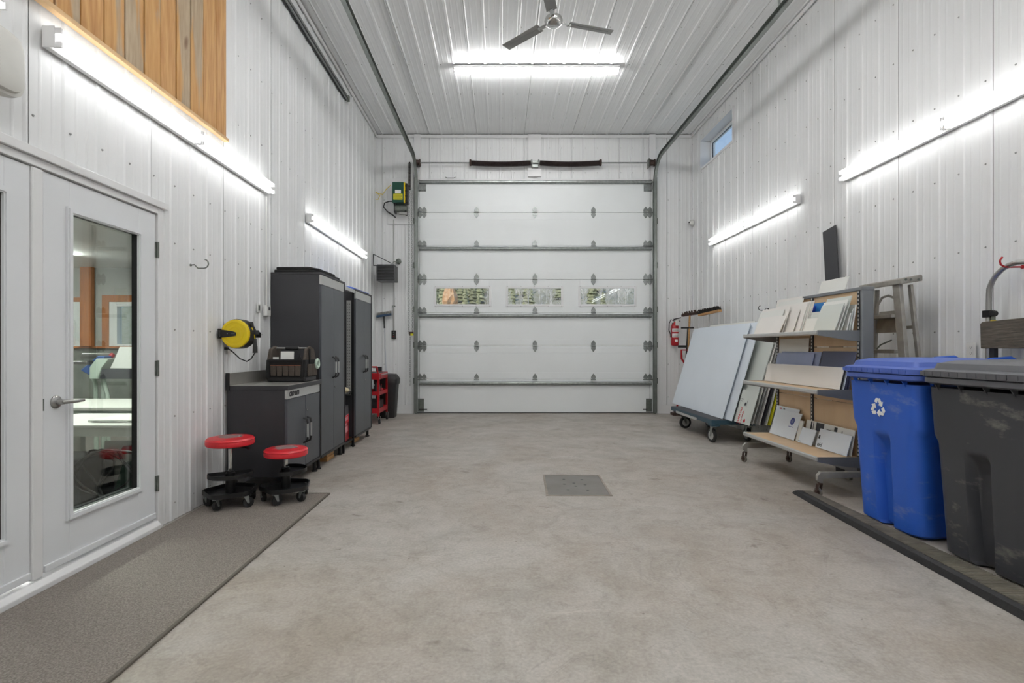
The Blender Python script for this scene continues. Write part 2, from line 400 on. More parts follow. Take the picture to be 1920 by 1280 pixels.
# ceiling
ce = MB().box(XL-.12, XR+.22, YF-.15, YB+.2, ZC, ZC+.15).build('ceiling', m_back, kind='structure')
fC = lambda u, d, h: (u, h, ZC-d)
wall_panels(ce, fC, XL, XR, YF, YB, -2.154, -2.154, [], m_ceil)
screws(ce, fC, XL+.05, XR-.05, -2.154, [.5+.82*i for i in range(11)], [])
# trims at the top of the walls
tr = 0
def trim(mb, m=m_trim, **k):
    global tr; tr += 1; return mb.build('trim_%d' % tr, m, kind='structure', **k)
trim(MB().box(XL+.017, XR-.017, YB-.03, YB-.016, ZC-.075, ZC-.02), bevel=.002)
trim(MB().box(XL+.016, XL+.03, YF, YB-.03, ZC-.07, ZC-.02)); trim(MB().box(XR-.03, XR-.016, YF, YB-.03, ZC-.07, ZC-.02))
trim(MB().box(XL+.001, XL+.022, YB-.022, YB-.001, 0, ZC-.08)); trim(MB().box(XR-.022, XR-.001, YB-.022, YB-.001, 0, ZC-.08))
# skirting on the back wall either side of the garage door
b1 = MB().box(XL+.024, GX0-.03, YB-.035, YB-.017, 0, .155).build('baseboard_back', m_trim, kind='structure', bevel=.003)
b2 = MB().box(GX1+.04, XR-.024, YB-.035, YB-.017, 0, .155).build('baseboard_back', m_trim, kind='structure', bevel=.003)
# white boards that carry the door hardware
for (a, b, z0) in ((776, 788.5, GZ+.02), (990, 1015, GZ+.08), (1217, 1229.5, GZ+.02)):
    x0, x1 = at(a, 0, YB-.04).x, at(b, 0, YB-.04).x
    trim(MB().box(x0, x1, YB-.05, YB-.016, z0, ZC-.018), bevel=.003)
trim(MB().box(GX0-.02, GX1+.02, YB-.03, YB-.0165, GZ, GZ+.045), bevel=.002)       # header strip
# jambs
for x0, x1 in ((GX0-.03, GX0+.012), (GX1-.012, GX1+.035)):
    trim(MB().box(x0, x1, YB-.028, YB+.06, 0, GZ), m_galvd)

# high window on the right wall
w1 = thing('window_1', (XR, (WY0+WY1)/2, WZ0), kind='structure')
e = .012
mb = MB()
mb.box(XR-.026, XR+.24, WY0-.02, WY0+e, WZ0-.02, WZ1+.02).box(XR-.026, XR+.24, WY1-e, WY1+.02, WZ0-.02, WZ1+.02)
mb.box(XR-.026, XR+.24, WY0+e, WY1-e, WZ0-.02, WZ0+e).box(XR-.026, XR+.24, WY0+e, WY1-e, WZ1-e, WZ1+.02)
mb.build('jamb_lining', m_trim, w1, bevel=.003)
mb = MB()
for (a, b, c, d) in ((WY0+e, WY0+e+.05, WZ0+e, WZ1-e), (WY1-e-.05, WY1-e, WZ0+e, WZ1-e), (WY0+e+.05, WY1-e-.05, WZ0+e, WZ0+e+.05), (WY0+e+.05, WY1-e-.05, WZ1-e-.05, WZ1-e)):
    mb.box(XR+.15, XR+.22, a, b, c, d)
mb.build('sash', m_trim, w1, bevel=.006)
MB().box(XR+.18, XR+.186, WY0+.06, WY1-.06, WZ0+.06, WZ1-.06).build('pane', m_wglass, w1)
mb = MB()
for z in (WZ0+.062, WZ1-.062): mb.box(XR+.168, XR+.18, WY0+.06, WY1-.06, z-.004, z+.004)
for y in (WY0+.062, WY1-.062): mb.box(XR+.168, XR+.18, y-.004, y+.004, WZ0+.06, WZ1-.06)
mb.build('gasket', m_black, w1)

# ------------------------------------------------------------------ glazed double doors in the left wall
fr = thing('trim_20', (XL, (DY0+DY1)/2, 0), kind='structure')
mb = MB().box(XL-.12, XL+.012, DY1-.05, DY1, 0, LZ).build('jamb', m_trim, fr, bevel=.003)
mb = MB().box(XL-.12, XL+.012, DY0, DY0+.05, 0, LZ).build('jamb', m_trim, fr, bevel=.003)
MB().box(XL-.12, XL+.012, DY0+.0502, DY1-.0502, LZ-.04, LZ).build('head', m_trim, fr, bevel=.003)
MB().box(XL+.001, XL+.03, DY0-.05, DY1+.03, LZ+.001, LZ+.045).build('drip_flashing', m_trim, fr, bevel=.003)
MB().prism([(XL-.12, 0), (XL+.035, 0), (XL+.035, .03), (XL+.012, .055), (XL-.12, .06)], DY0+.05, DY1-.05, 'Y').build('threshold', m_trim, fr, bevel=.003)
MB().box(XL-.02, XL+.008, 2.475, 2.535, .062, LZ-.045).build('mullion', m_trim, fr, bevel=.006)
def glazed_door(name, y0, y1, hinge_y, latch_y, full=True):
    z0, z1 = .075, LZ-.047; t = (XL-.045, XL-.002)
    d = thing(name, (XL-.02, (y0+y1)/2, 0), kind='structure')
    gy0, gy1 = y0+.155, y1-.155; gz0, gz1 = z0+.235, z1-.16
    if y1 < 2.6: gy0, gy1 = y0+.13, y1-.13
    mb = MB()
    mb.box(t[0], t[1], y0, gy0, z0, z1).box(t[0], t[1], gy1, y1, z0, z1).box(t[0], t[1], gy0, gy1, z0, gz0).box(t[0], t[1], gy0, gy1, gz1, z1)
    mb.build('door_slab', m_doorw, d, bevel=.002)
    mb = MB()
    for (w, a, b) in ((.034, 0, .012), (.020, .014, .018)):
        i = .0 if a == 0 else .007
        mb.box(t[1]+a-.002, t[1]+b, gy0-.022+i, gy0-.022+i+w, gz0-.022+i, gz1+.022-i).box(t[1]+a-.002, t[1]+b, gy1+.022-i-w, gy1+.022-i, gz0-.022+i, gz1+.022-i)
        mb.box(t[1]+a-.002, t[1]+b, gy0-.022+i+w, gy1+.022-i-w, gz0-.022+i, gz0-.022+i+w).box(t[1]+a-.002, t[1]+b, gy0-.022+i+w, gy1+.022-i-w, gz1+.022-i-w, gz1+.022-i)
    mb.build('glazing_bead', m_doorw, d)
    g = MB().box(t[0]+.012, t[0]+.016, gy0, gy1, gz0, gz1).build('pane', m_glass, d)
    g.data.name = 'door_pane'
    mb = MB()
    for (a, b, c, e_) in ((gy0, gy0+.008, gz0, gz1), (gy1-.008, gy1, gz0, gz1), (gy0, gy1, gz0, gz0+.008), (gy0, gy1, gz1-.008, gz1)):
        mb.box(t[0]+.004, t[1]-.004, a+.0, b, c, e_)
    mb.build('spacer_bar', m_black, d)
    MB().box(t[1]-.001, t[1]+.010, y0+.004, y1-.004, z0, z0+.035).build('door_sweep', m_doorw, d, bevel=.003)
    for zz in (.30, 1.06, 1.84):
        h = MB().box(XL-.004, XL+.006, hinge_y-.010, hinge_y+.016, zz-.05, zz+.05)
        h.cyl((XL+.010, hinge_y+.004, zz-.052), (XL+.010, hinge_y+.004, zz+.052), .008, 8)
        h.build('hinge', m_galvd, d, smooth=True)
    if full:
        zz, yy = .917, latch_y
        h = MB().lathe((t[1], yy, zz), [(.033, 0), (.033, .006), (.026, .012), (.014, .014), (.012, .045)], 20, 'X')
        h.build('handle_rose', m_nickel, d, smooth=True)
        h = MB().tube([(t[1]+.04, yy-.005, zz), (t[1]+.052, yy+.012, zz+.001), (t[1]+.054, yy+.06, zz-.002), (t[1]+.052, yy+.115, zz-.001)], [.011, .011, .009, .0075], 10)
        h.build('handle_lever', m_nickel, d, smooth=True)
        MB().box(t[1]-.002, t[1]+.0015, y0-.002, y0+.006, .88, .94).build('latch_plate', m_galvd, d)
    return d
glazed_door('door_1', 2.543, 3.372, 3.376, 2.615)
glazed_door('door_2', 1.64, 2.472, 1.636, 2.4, False)

# ------------------------------------------------------------------ barn plank cladding high on the left wall
pl = thing('trim_30', (XL+.02, 2.9, 2.9), kind='structure')
ys = [1.02+.1615*i for i in range(10)]+[2.635, 2.723+.0, 2.886, 3.047, 3.209, 3.365, 3.526, 3.687, 3.848, 4.023, 4.178]
ys = [1.11+.1615*i for i in range(10)]+[2.723, 2.886, 3.047, 3.209, 3.365, 3.526, 3.687, 3.848, 4.023, 4.178]
for i, (a, b) in enumerate(zip(ys, ys[1:])):
    dx = random.uniform(0, .006); sl = random.uniform(-.003, .003)
    P = [(a+.005, 2.90), (b-.005, 2.90), (b-.005+sl, 5.02), (a+.005+sl, 5.02)]
    MB().prism(P, XL+.017, XL+.036+dx, 'X').build('plank', random.choice([m_plankA, m_plankA, m_plankB]) if i not in (11, 12, 15, 16) else m_plankB, pl, bevel=.002)
MB().box(XL+.015, XL+.018, 1.1, 4.17, 2.9, 5.03).build('gap_shade_sheet', m_black, pl)  # added black sheet, its colour gives the plank gaps their shade
MB().box(XL+.017, XL+.055, 1.1, 4.182, 2.872, 2.899).build('ledge_strip', mat('honey_strip', '#c4a277', .6, var=.1, vscale=6), pl, bevel=.002)

# ------------------------------------------------------------------ garage door
gd = thing('door_3', ((GX0+GX1)/2, YB, 0), kind='structure')
def gz(py): return CH-(py-VY)/F*(YB+.01)
m_gdoor = mat('white_garage_door', '#e8ebeb', .42, var=.015, vscale=2)
secy = [776.0, 711, 648.4, 586, 523.6, 461, 398.3, 339]
zs = [gz(v) for v in secy]; zs[0] = .012
wins = [(817, 918), (951.5, 1053), (1087.5, 1190)]
wx = [(at(a, 0, YB+.01).x, at(b, 0, YB+.01).x) for a, b in wins]
wz = (gz(571.5), gz(539.5))
X0, X1 = GX0+.012, GX1-.012; YD = YB+.01
for i in range(7):
    z0, z1 = zs[i]+.003, zs[i+1]-.003
    mb = MB()
    if i == 3:
        xs = [X0]+[v for p in wx for v in p]+[X1]
        for k in range(0, len(xs), 2): mb.box(xs[k], xs[k+1], YD, YD+.05, z0, z1)
        for (a, b) in wx: mb.box(a, b, YD, YD+.05, z0, wz[0]).box(a, b, YD, YD+.05, wz[1], z1)
    else:
        mb.box(X0, X1, YD, YD+.05, z0, z1)
        for zz in (z0+.07, z1-.07): mb.box(X0, X1, YD-.0025, YD, zz-.055, zz+.055) if i != 0 or zz > .3 else None
    mb.build('door_panel', m_gdoor, gd, bevel=.003)
for (a, b) in wx:
    mb = MB()
    for (p, q, r_, s_) in ((a-.03, a+.012, wz[0]-.03, wz[1]+.03), (b-.012, b+.03, wz[0]-.03, wz[1]+.03), (a+.012, b-.012, wz[0]-.03, wz[0]+.012), (a+.012, b-.012, wz[1]-.012, wz[1]+.03)):
        mb.box(p, q, YD-.012, YD+.004, r_, s_)
    f_ = mb.build('window_frame', m_trim, gd, bevel=.003)
    MB().box(a, b, YD+.02, YD+.024, wz[0], wz[1]).build('pane', m_wglass, f_)
    mb = MB()
    for k in range(5):
        for z in (wz[0]-.022, wz[1]+.022): mb.cyl((a+(b-a)*k/4, YD-.0165, z), (a+(b-a)*k/4, YD-.012, z), .006, 6)
    mb.build('screw', m_screw, f_, kind='stuff')
# struts
for py in (342, 466.5, 592, 718.5):
    z = gz(py); hh = .036
    P = [(YD-.008, z-hh), (YD-.052, z-hh*.6), (YD-.058, z-hh*.2), (YD-.058, z+hh*.35), (YD-.05, z+hh*.7), (YD-.008, z+hh)]
    MB().prism(P, X0+.03, X1-.03, 'X').build('strut', m_galv, gd, bevel=.003)
# hinges
def hinge(x, z, up, down, roller=0):
    mb = MB(); y = YD-.003
    def leaf(s): return [(-.018, 0), (-.044, .030*s), (-.040, .055*s), (-.010, .1*s), (0, .108*s), (.010, .1*s), (.040, .055*s), (.044, .030*s), (.018, 0)]
    for s in ([1] if up else [])+([-1] if down else []):
        P = [(x+a, z+b) for a, b in leaf(s)]
        mb.prism(P, y-.006, y, 'Y')
        mb.box(x-.02, x+.02, y-.014, y-.006, z+s*.01, z+s*.06)
    mb.cyl((x-.046, y-.012, z), (x+.046, y-.012, z), .012, 8)
    if roller: mb.cyl((x, y-.02, z), (x+roller, y-.02, z), .006, 6)
    return mb
for i, py in enumerate(secy[1:-1]):
    z = gz(py); down = i % 2 == 1
    down = py in (648.4, 523.6, 398.3)
    for px in (893.5, 1003, 1112.5):
        hinge(at(px, 0, YD).x, z, True, down).build('hinge', m_galv, gd, smooth=True)
    for px, s in ((787.5, -1), (795.5, 0), (1210.5, 0), (1218.5, 1)):
        hinge(at(px, 0, YD).x, z, True, down, s*.07).build('hinge', m_galv, gd, smooth=True)
for a, b in ((785, 799), (1207, 1222)):
    x0, x1 = at(a, 0, YD).x, at(b, 0, YD).x
    mb = MB().box(x0, x1, YD-.008, YD-.001, gz(359), gz(346)).box(x0, (x0+x1)/2-.005, YD-.03, YD-.008, gz(357), gz(348)).box((x0+x1)/2+.005, x1, YD-.022, YD-.008, gz(357), gz(348))
    mb.build('top_bracket', m_galv, gd, bevel=.002)
for a, b, s in ((784, 795, 1), (1211, 1222, -1)):
    x0, x1 = at(a, 0, YD).x, at(b, 0, YD).x
    MB().box(x0, x1, YD-.008, YD-.002, .03, gz(747)).build('corner_plate', m_galvd, gd, bevel=.002)
    MB().cyl((x0+.02, YD-.02, .075), ((x1 if s > 0 else x0)+s*.06, YD-.02, .075), .007, 6).build('foot_lever', m_black, gd)
MB().box(X0, X1, YD+.0, YD+.05, .001, .013).build('bottom_seal', m_rubber, gd)

# overhead door tracks
def channel_path(pts, w=.05, d=.03):     # C-channel cross-section swept along pts lying in a plane x = const
    rings = []
    P = [Vector(p) for p in pts]
    for i, p in enumerate(P):
        dv = (P[min(i+1, len(P)-1)]-P[max(i-1, 0)]).normalized(); nrm = Vector((0, -dv.z, dv.y))
        rings.append((p, nrm))
    return rings
ZT = 4.585
for sx, x in ((-1, at(780, 0, YB-.08).x), (1, at(1228.5, 0, YB-.08).x)):
    t = thing('door_track', (x, YB-.06, 0), ('galvanised steel door track curving from the left jamb up under the ceiling' if sx < 0 else 'galvanised steel door track curving from the right jamb up under the ceiling'), 'track', 'overhead door tracks')
    rad = .42; yv = YB-.075
    pts = [(x, yv, .02), (x, yv, 2.0), (x, yv, ZT-rad)]
    for k in range(1, 13):
        a = PI/2*k/12; pts.append((x, yv-rad+rad*math.cos(a), ZT-rad+rad*math.sin(a)))
    pts += [(x, 6.0, ZT), (x, 2.0, ZT), (x, -.8, ZT)]
    rr = channel_path(pts); prof = [(-.036, .020), (-.036, -.014), (.036, -.014), (.036, .020), (.032, .020), (.032, -.009), (-.032, -.009), (-.032, .020)]
    rings = [[p+nrm*a+Vector((-sx*b*1.3, 0, 0)) for (a, b) in prof] for p, nrm in rr]
    MB().loft(rings).build('rail', m_track, t)
    # angle iron over the horizontal run
    MB().box(x+sx*.018, x+sx*.024, -.8, YB-.5, ZT-.02, ZT+.05).box(x-sx*.01, x+sx*.024, -.8, YB-.5, ZT+.045, ZT+.05).build('angle_iron', m_galvd, t)
    MB().box(x+sx*.018, x+sx*.030, YB-.1, YB-.03, .02, ZT-.3).build('track_angle', m_galvd, t)
    for z in (.6, 1.25, 1.9, 2.7, 3.5): MB().box(x+sx*.03, x+sx*.05, YB-.07, YB-.03, z-.05, z+.05).build('clip', m_galvd, t)
    for y in (1.5, 5.2): MB().box(x+sx*.018, x+sx*.024, y-.02, y+.02, ZT+.03, ZC-.018).build('hanger', m_galv, t)
# torsion spring assembly
ts = thing('torsion_spring_shaft', (at(1003, 0, 9.2).x, 9.22, 4.5), 'steel shaft with two sagging black torsion springs above the garage door', 'door spring')
YS = 9.24; zsft = at(0, 305, YS).z
sx0, sx1 = at(781, 0, YS).x, at(1224, 0, YS).x
MB().cyl((sx0, YS, zsft), (sx1, YS, zsft), .0127, 10).build('shaft', m_galv, ts, smooth=True)
def spring(a, b, sag):
    x0, x1 = at(a, 0, YS).x, at(b, 0, YS).x; n = 60; pts = []
    rads = []
    mb = MB(); rings = []
    for i in range(n+1):
        u = i/n; z = zsft-.004-sag*math.sin(PI*u)
        for k, r_ in ((0, .050), (.5, .044)):
            uu = min(1, u+k/n); xx = x0+(x1-x0)*uu
            rings.append([(xx, YS+r_*math.cos(2*PI*q/16), z+r_*math.sin(2*PI*q/16)) for q in range(16)])
    mb.loft(rings); return mb
spring(883, 995, .022).build('torsion_spring', m_spring, ts); spring(1012, 1125, .022).build('torsion_spring', m_spring, ts)
for px in (882, 1126):
    x = at(px, 0, YS).x; MB().lathe((x-.02, YS, zsft), [(.03, 0), (.058, .003), (.058, .035), (.03, .04)], 16, 'X').build('winding_cone', m_brown, ts, smooth=True)
for px in (996.5, 1010.5):
    x = at(px, 0, YS).x; MB().lathe((x-.006, YS, zsft), [(.06, 0), (.06, .012)], 16, 'X').build('stationary_cone', m_galv, ts)
x = at(1003.5, 0, YS).x
MB().box(x-.06, x+.06, YS+.02, YB-.052, zsft-.07, zsft+.05).box(x-.055, x-.05, YS-.04, YS+.03, zsft-.05, zsft+.05).box(x+.05, x+.055, YS-.04, YS+.03, zsft-.05, zsft+.05).build('centre_bracket', m_galv, ts, bevel=.002)
for px in (783, 1222.5):
    x = at(px, 0, YS).x
    MB().lathe((x-.05, YS, zsft), [(.068, 0), (.068, .008), (.055, .014), (.050, .08), (.066, .086), (.066, .1)], 18, 'X').build('cable_drum', m_brown, ts, smooth=True)
    MB().box(x-.065, x-.055, YS-.04, YB-.052, zsft-.09, zsft+.07).build('end_bracket', m_galvd, ts)
m_cable = m_galvd
for px in (785, 1221):
    x = at(px, 0, YS).x
    MB().cyl((x, YB-.035, .1), (x, YS+.06, zsft), .003, 5).build('lift_cable', m_cable, ts)
x = at(845, 0, YB).x   # small handle on the header above the left of the door
tb = MB().tube([(x-.09, YB-.03, GZ+.075), (x-.06, YB-.045, GZ+.055), (x+.06, YB-.045, GZ+.055), (x+.09, YB-.03, GZ+.075)], .006, 6)
tb.build('wire_clip', m_galvd, label='small bent wire clip above the top left of the garage door', cat='clip', smooth=True)

# ------------------------------------------------------------------ fluorescent fixtures
def fixture(axis, c, L, nrm, label, group, twin=True, endbox=None, tm=None):
    """strip light centred at c, length L along axis, facing nrm"""
    a = Vector(axis).normalized(); n_ = Vector(nrm).normalized(); s = a.cross(n_)
    c = Vector(c); t = thing('fluorescent_fixture', c, label, 'light', group)
    M = Matrix(((a.x, s.x, n_.x, c.x), (a.y, s.y, n_.y, c.y), (a.z, s.z, n_.z, c.z), (0, 0, 0, 1)))
    h = .052
    MB(M).prism([(-h, 0), (-h, .03), (-.03, .045), (.03, .045), (h, .03), (h, 0)], -L/2, L/2, 'X').build('housing', m_trim, t, bevel=.002)
    tubes = []
    offs = (-.034, .034) if twin else (0,)
    for k in (-1, 1):
        for o_ in offs:
            p0, p1 = (.02*k, o_, .066), ((L/2-.02)*k, o_, .066)
            tb = MB(M).cyl(p0, p1, .0155, 10); tb.build('lamp_tube', tm or m_tube, t, smooth=True)
            for q in (.014*k, (L/2-.012)*k):
                MB(M).box(q-.006, q+.006, o_-.014, o_+.014, .044, .084).build('lamp_holder', m_trim, t)
    if endbox:
        MB(M).box(endbox*(L/2+.0), endbox*(L/2+.004), -h, h, 0, .062).build('end_cap', m_trim, t)
    return t
fixture((0,1,0), (XL+.017, 3.73, 2.725), 2.42, (1,0,0), 'long wall light on the left wall above the glazed door and below the barn planks', None, endbox=-1)
fixture((0,1,0), (XL+.017, 7.16, 2.705), 2.42, (1,0,0), 'long wall light on the left wall above the tall dark cabinets', None, endbox=-1)
fixture((0,1,0), (XL+.017, 1.05, 2.725), 2.42, (1,0,0), 'wall light whose end just shows at the top left corner above the white speaker', None)
fixture((0,1,0), (XR-.017, 7.17, 2.925), 2.44, (-1,0,0), 'long wall light on the right wall under the high window, nearest the garage door', None, endbox=-1)
fixture((0,1,0), (XR-.017, 3.95, 2.925), 2.44, (-1,0,0), 'long wall light on the right wall above the bins, cut by the right edge', None)
fixture((0,1,0), (XR-.017, .9, 2.925), 2.44, (-1,0,0), 'wall light on the right wall beside the camera', None)
fixture((1,0,0), (.505, 7.09, ZC-.018), 2.29, (0,0,-1), 'ceiling strip light of two end-to-end tubes in front of the garage door', None, tm=m_tube3)
fixture((1,0,0), (.505, 3.7, ZC-.018), 2.29, (0,0,-1), 'added fill strip light on the ceiling between the camera and the fan', None, tm=m_fill_tube)  # added out of view to brighten the middle of the room
fixture((1,0,0), (.505, .4, ZC-.018), 2.29, (0,0,-1), 'added fill strip light on the ceiling straight above the camera', None, tm=m_fill_tube)  # unseen fill light, added for even brightness
fixture((1,0,0), (.505, -2.6, ZC-.018), 2.29, (0,0,-1), 'added fill strip light on the ceiling near the rear wall', None, tm=m_fill_tube)  # added fill behind the camera, no known fixture here

# ------------------------------------------------------------------ ceiling fan
fz = 4.55; fc = Vector((.55, 5.26, fz))
ft = thing('ceiling_fan', fc, 'grey three-bladed ceiling fan hanging from the ribbed ceiling', 'fan')
MB().cyl(fc+Vector((0,0,.05)), (fc.x, fc.y, ZC-.06), .013, 10).build('down_rod', m_fan, ft, smooth=True)
MB().lathe((fc.x, fc.y, ZC-.1), [(.02, 0), (.06, .03), (.07, .085)], 20).build('canopy', m_fan, ft, smooth=True)
MB().lathe(fc, [(.02, -.055), (.055, -.05), (.085, -.03), (.095, 0), (.085, .03), (.04, .05), (.02, .07)], 28).build('motor_housing', m_chrome, ft, smooth=True)
for a in (17, 137, 257):
    M = rotz(fc, R(a)) @ Matrix.Rotation(R(10), 4, 'X')
    MB(M).hexa([(.17,-.05,.0), (.66,-.058,.0), (.68,.045,.0), (.17,.058,.0)], [(.17,-.05,.006), (.66,-.058,.006), (.68,.045,.006), (.17,.058,.006)]).box(.2, .62, -.01, .01, -.003, 0).build('blade', m_fan, ft)
    MB(M).box(.07, .2, -.02, .02, -.008, -.001).cyl((.18, .02, -.014), (.18, .02, -.006), .006, 6).cyl((.18, -.02, -.014), (.18, -.02, -.006), .006, 6).build('blade_arm', m_chrome, ft)

# black lined rail high on the left wall
rl = thing('sliding_rail', (XL+.05, 3.5, 4.8), 'dark slotted rail running along the top of the left wall', 'rail')
MB().box(XL+.03, XL+.055, .2, 7.45, 4.80, 4.87).build('rail_face', m_galv, rl, bevel=.003)
MB().box(XL+.055, XL+.0585, .2, 7.44, 4.812, 4.828).build('slot', m_black, rl)
MB().box(XL+.0165, XL+.03, .2, 7.45, 4.79, 4.80).box(XL+.0165, XL+.03, .2, 7.45, 4.80, 4.86).build('backing_strip', m_black, rl)
MB().box(XL+.025, XL+.07, 7.45, 7.50, 4.795, 4.875).build('end_stop', m_galvd, rl, bevel=.003)
MB().box(XL+.0555, XL+.07, 5.28, 5.36, 4.84, 4.90).build('hanger_bracket', m_galvd, rl)

# ------------------------------------------------------------------ things on the left side
mt = thing('carpet_mat', (-1.8, 1.5, 0), 'long grey carpet runner with a dark edge along the glazed doors', 'mat')
MB().box(XL+.04, -1.40, -2.5, 4.17, 0.0, .011).build('carpet', m_carpet, mt, bevel=.004)
MB().box(-1.402, -1.386, -2.5, 4.184, 0, .012).box(XL+.04, -1.402, 4.17, 4.184, 0, .012).build('edge_binding', mat('brown_grey_binding', '#5d574e', .8), mt, bevel=.003)

# coat hooks
def wall_hook(loc, nx, m, label, r=.032, out=.055):
    x, y, z = loc
    t = thing('wall_hook', loc, label, 'hook')
    pts = [(x, y, z), (x+nx*.03, y, z+.004), (x+nx*.055, y, z-.022), (x+nx*.10, y, z-.022)]
    for k in range(1, 8):
        a = -PI/2+PI*.95*k/7; pts.append((x+nx*(.10+r*math.cos(a)), y, z-.022+r+r*math.sin(a)))
    MB().tube(pts, .0045, 8).build('hook_rod', m, t, smooth=True)
    MB().lathe((x, y, z), [(.010, 0), (.008, nx*.008)], 8, 'X').build('collar', m, t)
    return t
wall_hook((XL+.018, 3.72, 1.795), 1, m_galvd, 'bent grey wire hook on the left wall just past the glazed door')
wall_hook((XR-.018, 6.66, 1.705), -1, m_blackm, 'dark wire hook on the right wall above the leaning white sheets', .03)

# loudspeaker high at left
sp = thing('wall_speaker', (XL+.1, 2.16, 2.42), 'white wedge-shaped plastic speaker with slotted grille above the double doors', 'speaker')
rings = []
for (x, k) in ((XL+.03, .80), (XL+.06, .96), (XL+.09, 1.0), (XL+.118, .98)):
    ring = []
    for i in range(32):
        t = 2*PI*i/32; c, s_ = math.cos(t), math.sin(t); ex = .45
        ring.append((x, 2.17+.15*k*math.copysign(abs(c)**ex, c), 2.44+.145*k*math.copysign(abs(s_)**ex, s_)+.0))
    rings.append(ring)
MB().loft(rings).build('shell', m_offw, sp, smooth=True)
rings = []
for (x, k) in ((XL+.116, .90), (XL+.135, .86), (XL+.145, .70), (XL+.148, .3)):
    rings.append([(x, 2.17+.15*k*math.copysign(abs(math.cos(2*PI*i/32))**.45, math.cos(2*PI*i/32)), 2.44+.145*k*math.copysign(abs(math.sin(2*PI*i/32))**.45, math.sin(2*PI*i/32))) for i in range(32)])
MB().loft(rings).build('front_cover', m_offw, sp, smooth=True)
mb = MB()
for i in range(9): mb.box(XL+.146, XL+.1485, 2.10, 2.17, 2.375+.016*i, 2.383+.016*i)
mb.build('grille_slot', m_galvd, sp, kind='stuff')
MB().box(XL+.017, XL+.035, 2.12, 2.22, 2.38, 2.50).build('bracket', m_offw, sp)

# rolling stools
def stool(cx, cy, zs_, rs, rot, label, z0=.0125):
    t = thing('rolling_stool', (cx, cy, z0), label, 'stool', 'red rolling workshop stools')
    prof = [(.06, -.055), (rs-.012, -.058), (rs-.003, -.052), (rs, -.035), (rs-.004, -.020), (rs-.001, -.014), (rs-.012, -.002), (rs*.6, .006), (.01, .004)]
    MB().lathe((cx, cy, zs_), prof, 40).build('seat', m_red, t, smooth=True)
    pts = []; random.seed(int(rs*1000)+5)
    for i in range(26):
        a = 2*PI*i/26; q = random.uniform(.6, 1)*rs*.56; pts.append((cx+q*math.cos(a)*1.15, cy+q*math.sin(a)))
    P = MB().prism(pts, zs_+.0045, zs_+.0072, 'Z'); p = P.build('worn_patch', m_patch, t); p['label'] = 'worn grey print in the middle of the seat'
    MB().lathe((cx, cy, zs_-.09), [(.07, .03), (.065, .036)], 20).cyl((cx, cy, zs_-.085), (cx, cy, zs_-.055), .024, 14).build('seat_plate', m_blackm, t)
    a = R(rot); l = (math.cos(a+.9), math.sin(a+.9))
    MB().tube([(cx, cy, zs_-.07), (cx+l[0]*.08, cy+l[1]*.08, zs_-.07), (cx+l[0]*.15, cy+l[1]*.15, zs_-.08)], [.005, .005, .009], 8).build('height_lever', m_blackm, t, smooth=True)
    MB().cyl((cx, cy, z0+.22), (cx, cy, zs_-.08), .0155, 14).build('piston', m_chrome, t, smooth=True)
    MB().lathe((cx, cy, z0), [(.034, .09), (.034, .24), (.027, .245), (.027, .255)], 20).build('column', m_blackm, t, smooth=True)
    # half-moon tray
    def dish(poly, zb, h, m, name, th=.004):
        n = len(poly); gx = sum(p[0] for p in poly)/n; gy = sum(p[1] for p in poly)/n
        inn = [(gx+(x-gx)*.965, gy+(y-gy)*.965) for x, y in poly]
        rings = [[(x, y, zb) for x, y in poly], [(x, y, zb+h) for x, y in poly], [(x, y, zb+h) for x, y in inn], [(x, y, zb+th) for x, y in inn]]
        return MB().loft(rings).build(name, m, t, smooth=True)
    hm = []
    for i in range(13):
        q = a-PI/2-.2+(PI+.4)*i/12; hm.append((cx+math.cos(q)*.155, cy+math.sin(q)*.155))
    hm += [(cx-math.cos(a)*.03+math.cos(a+PI/2)*.10, cy-math.sin(a)*.03+math.sin(a+PI/2)*.10), (cx-math.cos(a)*.03-math.cos(a+PI/2)*.10, cy-math.sin(a)*.03-math.sin(a+PI/2)*.10)]
    dish(hm, z0+.215, .03, m_blackm, 'half_round_tray')
    # base tray: pentagon
    ba = a+.6; pts5 = []
    for k in range(5):
        q = ba+2*PI*k/5
        for dq in (-.13, .13): pts5.append((cx+.190*math.cos(q+dq), cy+.190*math.sin(q+dq)))
    dish(pts5, z0+.088, .032, m_blackm, 'base_tray')
    for k in range(5):
        q = ba+2*PI*k/5; px, py = cx+.168*math.cos(q), cy+.168*math.sin(q)
        MB().cyl((px, py, z0+.088), (px, py, z0+.104), .008, 8).build('castor_nut', m_chrome, t)
        w = q+1.1+k*.5; wx_, wy_ = math.cos(w), math.sin(w); nx_, ny_ = -wy_, wx_
        ox, oy = px+wx_*.018, py+wy_*.018
        c = MB().cyl((ox-nx_*.011, oy-ny_*.011, z0+.037), (ox+nx_*.011, oy+ny_*.011, z0+.037), .037, 18).build('castor_wheel', m_rubber, t, smooth=True)
        f = MB()
        for s_ in (-1, 1):
            b0 = Vector((px+nx_*s_*.014, py+ny_*s_*.014, z0+.086)); b1 = Vector((ox+nx_*s_*.016, oy+ny_*s_*.016, z0+.030))
            d = Vector((wx_, wy_, 0))
            f.hexa([b0-d*.016, b0+d*.020, b1+d*.007, b1-d*.007], [p+Vector((nx_*s_*.002, ny_*s_*.002, 0)) for p in (b0-d*.016, b0+d*.020, b1+d*.007, b1-d*.007)])
        f.cyl((px, py, z0+.080), (px, py, z0+.088), .018, 10); f.cyl((ox-nx_*.019, oy-ny_*.019, z0+.037), (ox+nx_*.019, oy+ny_*.019, z0+.037), .006, 8)
        f.build('fork', m_galv, c)
    return t
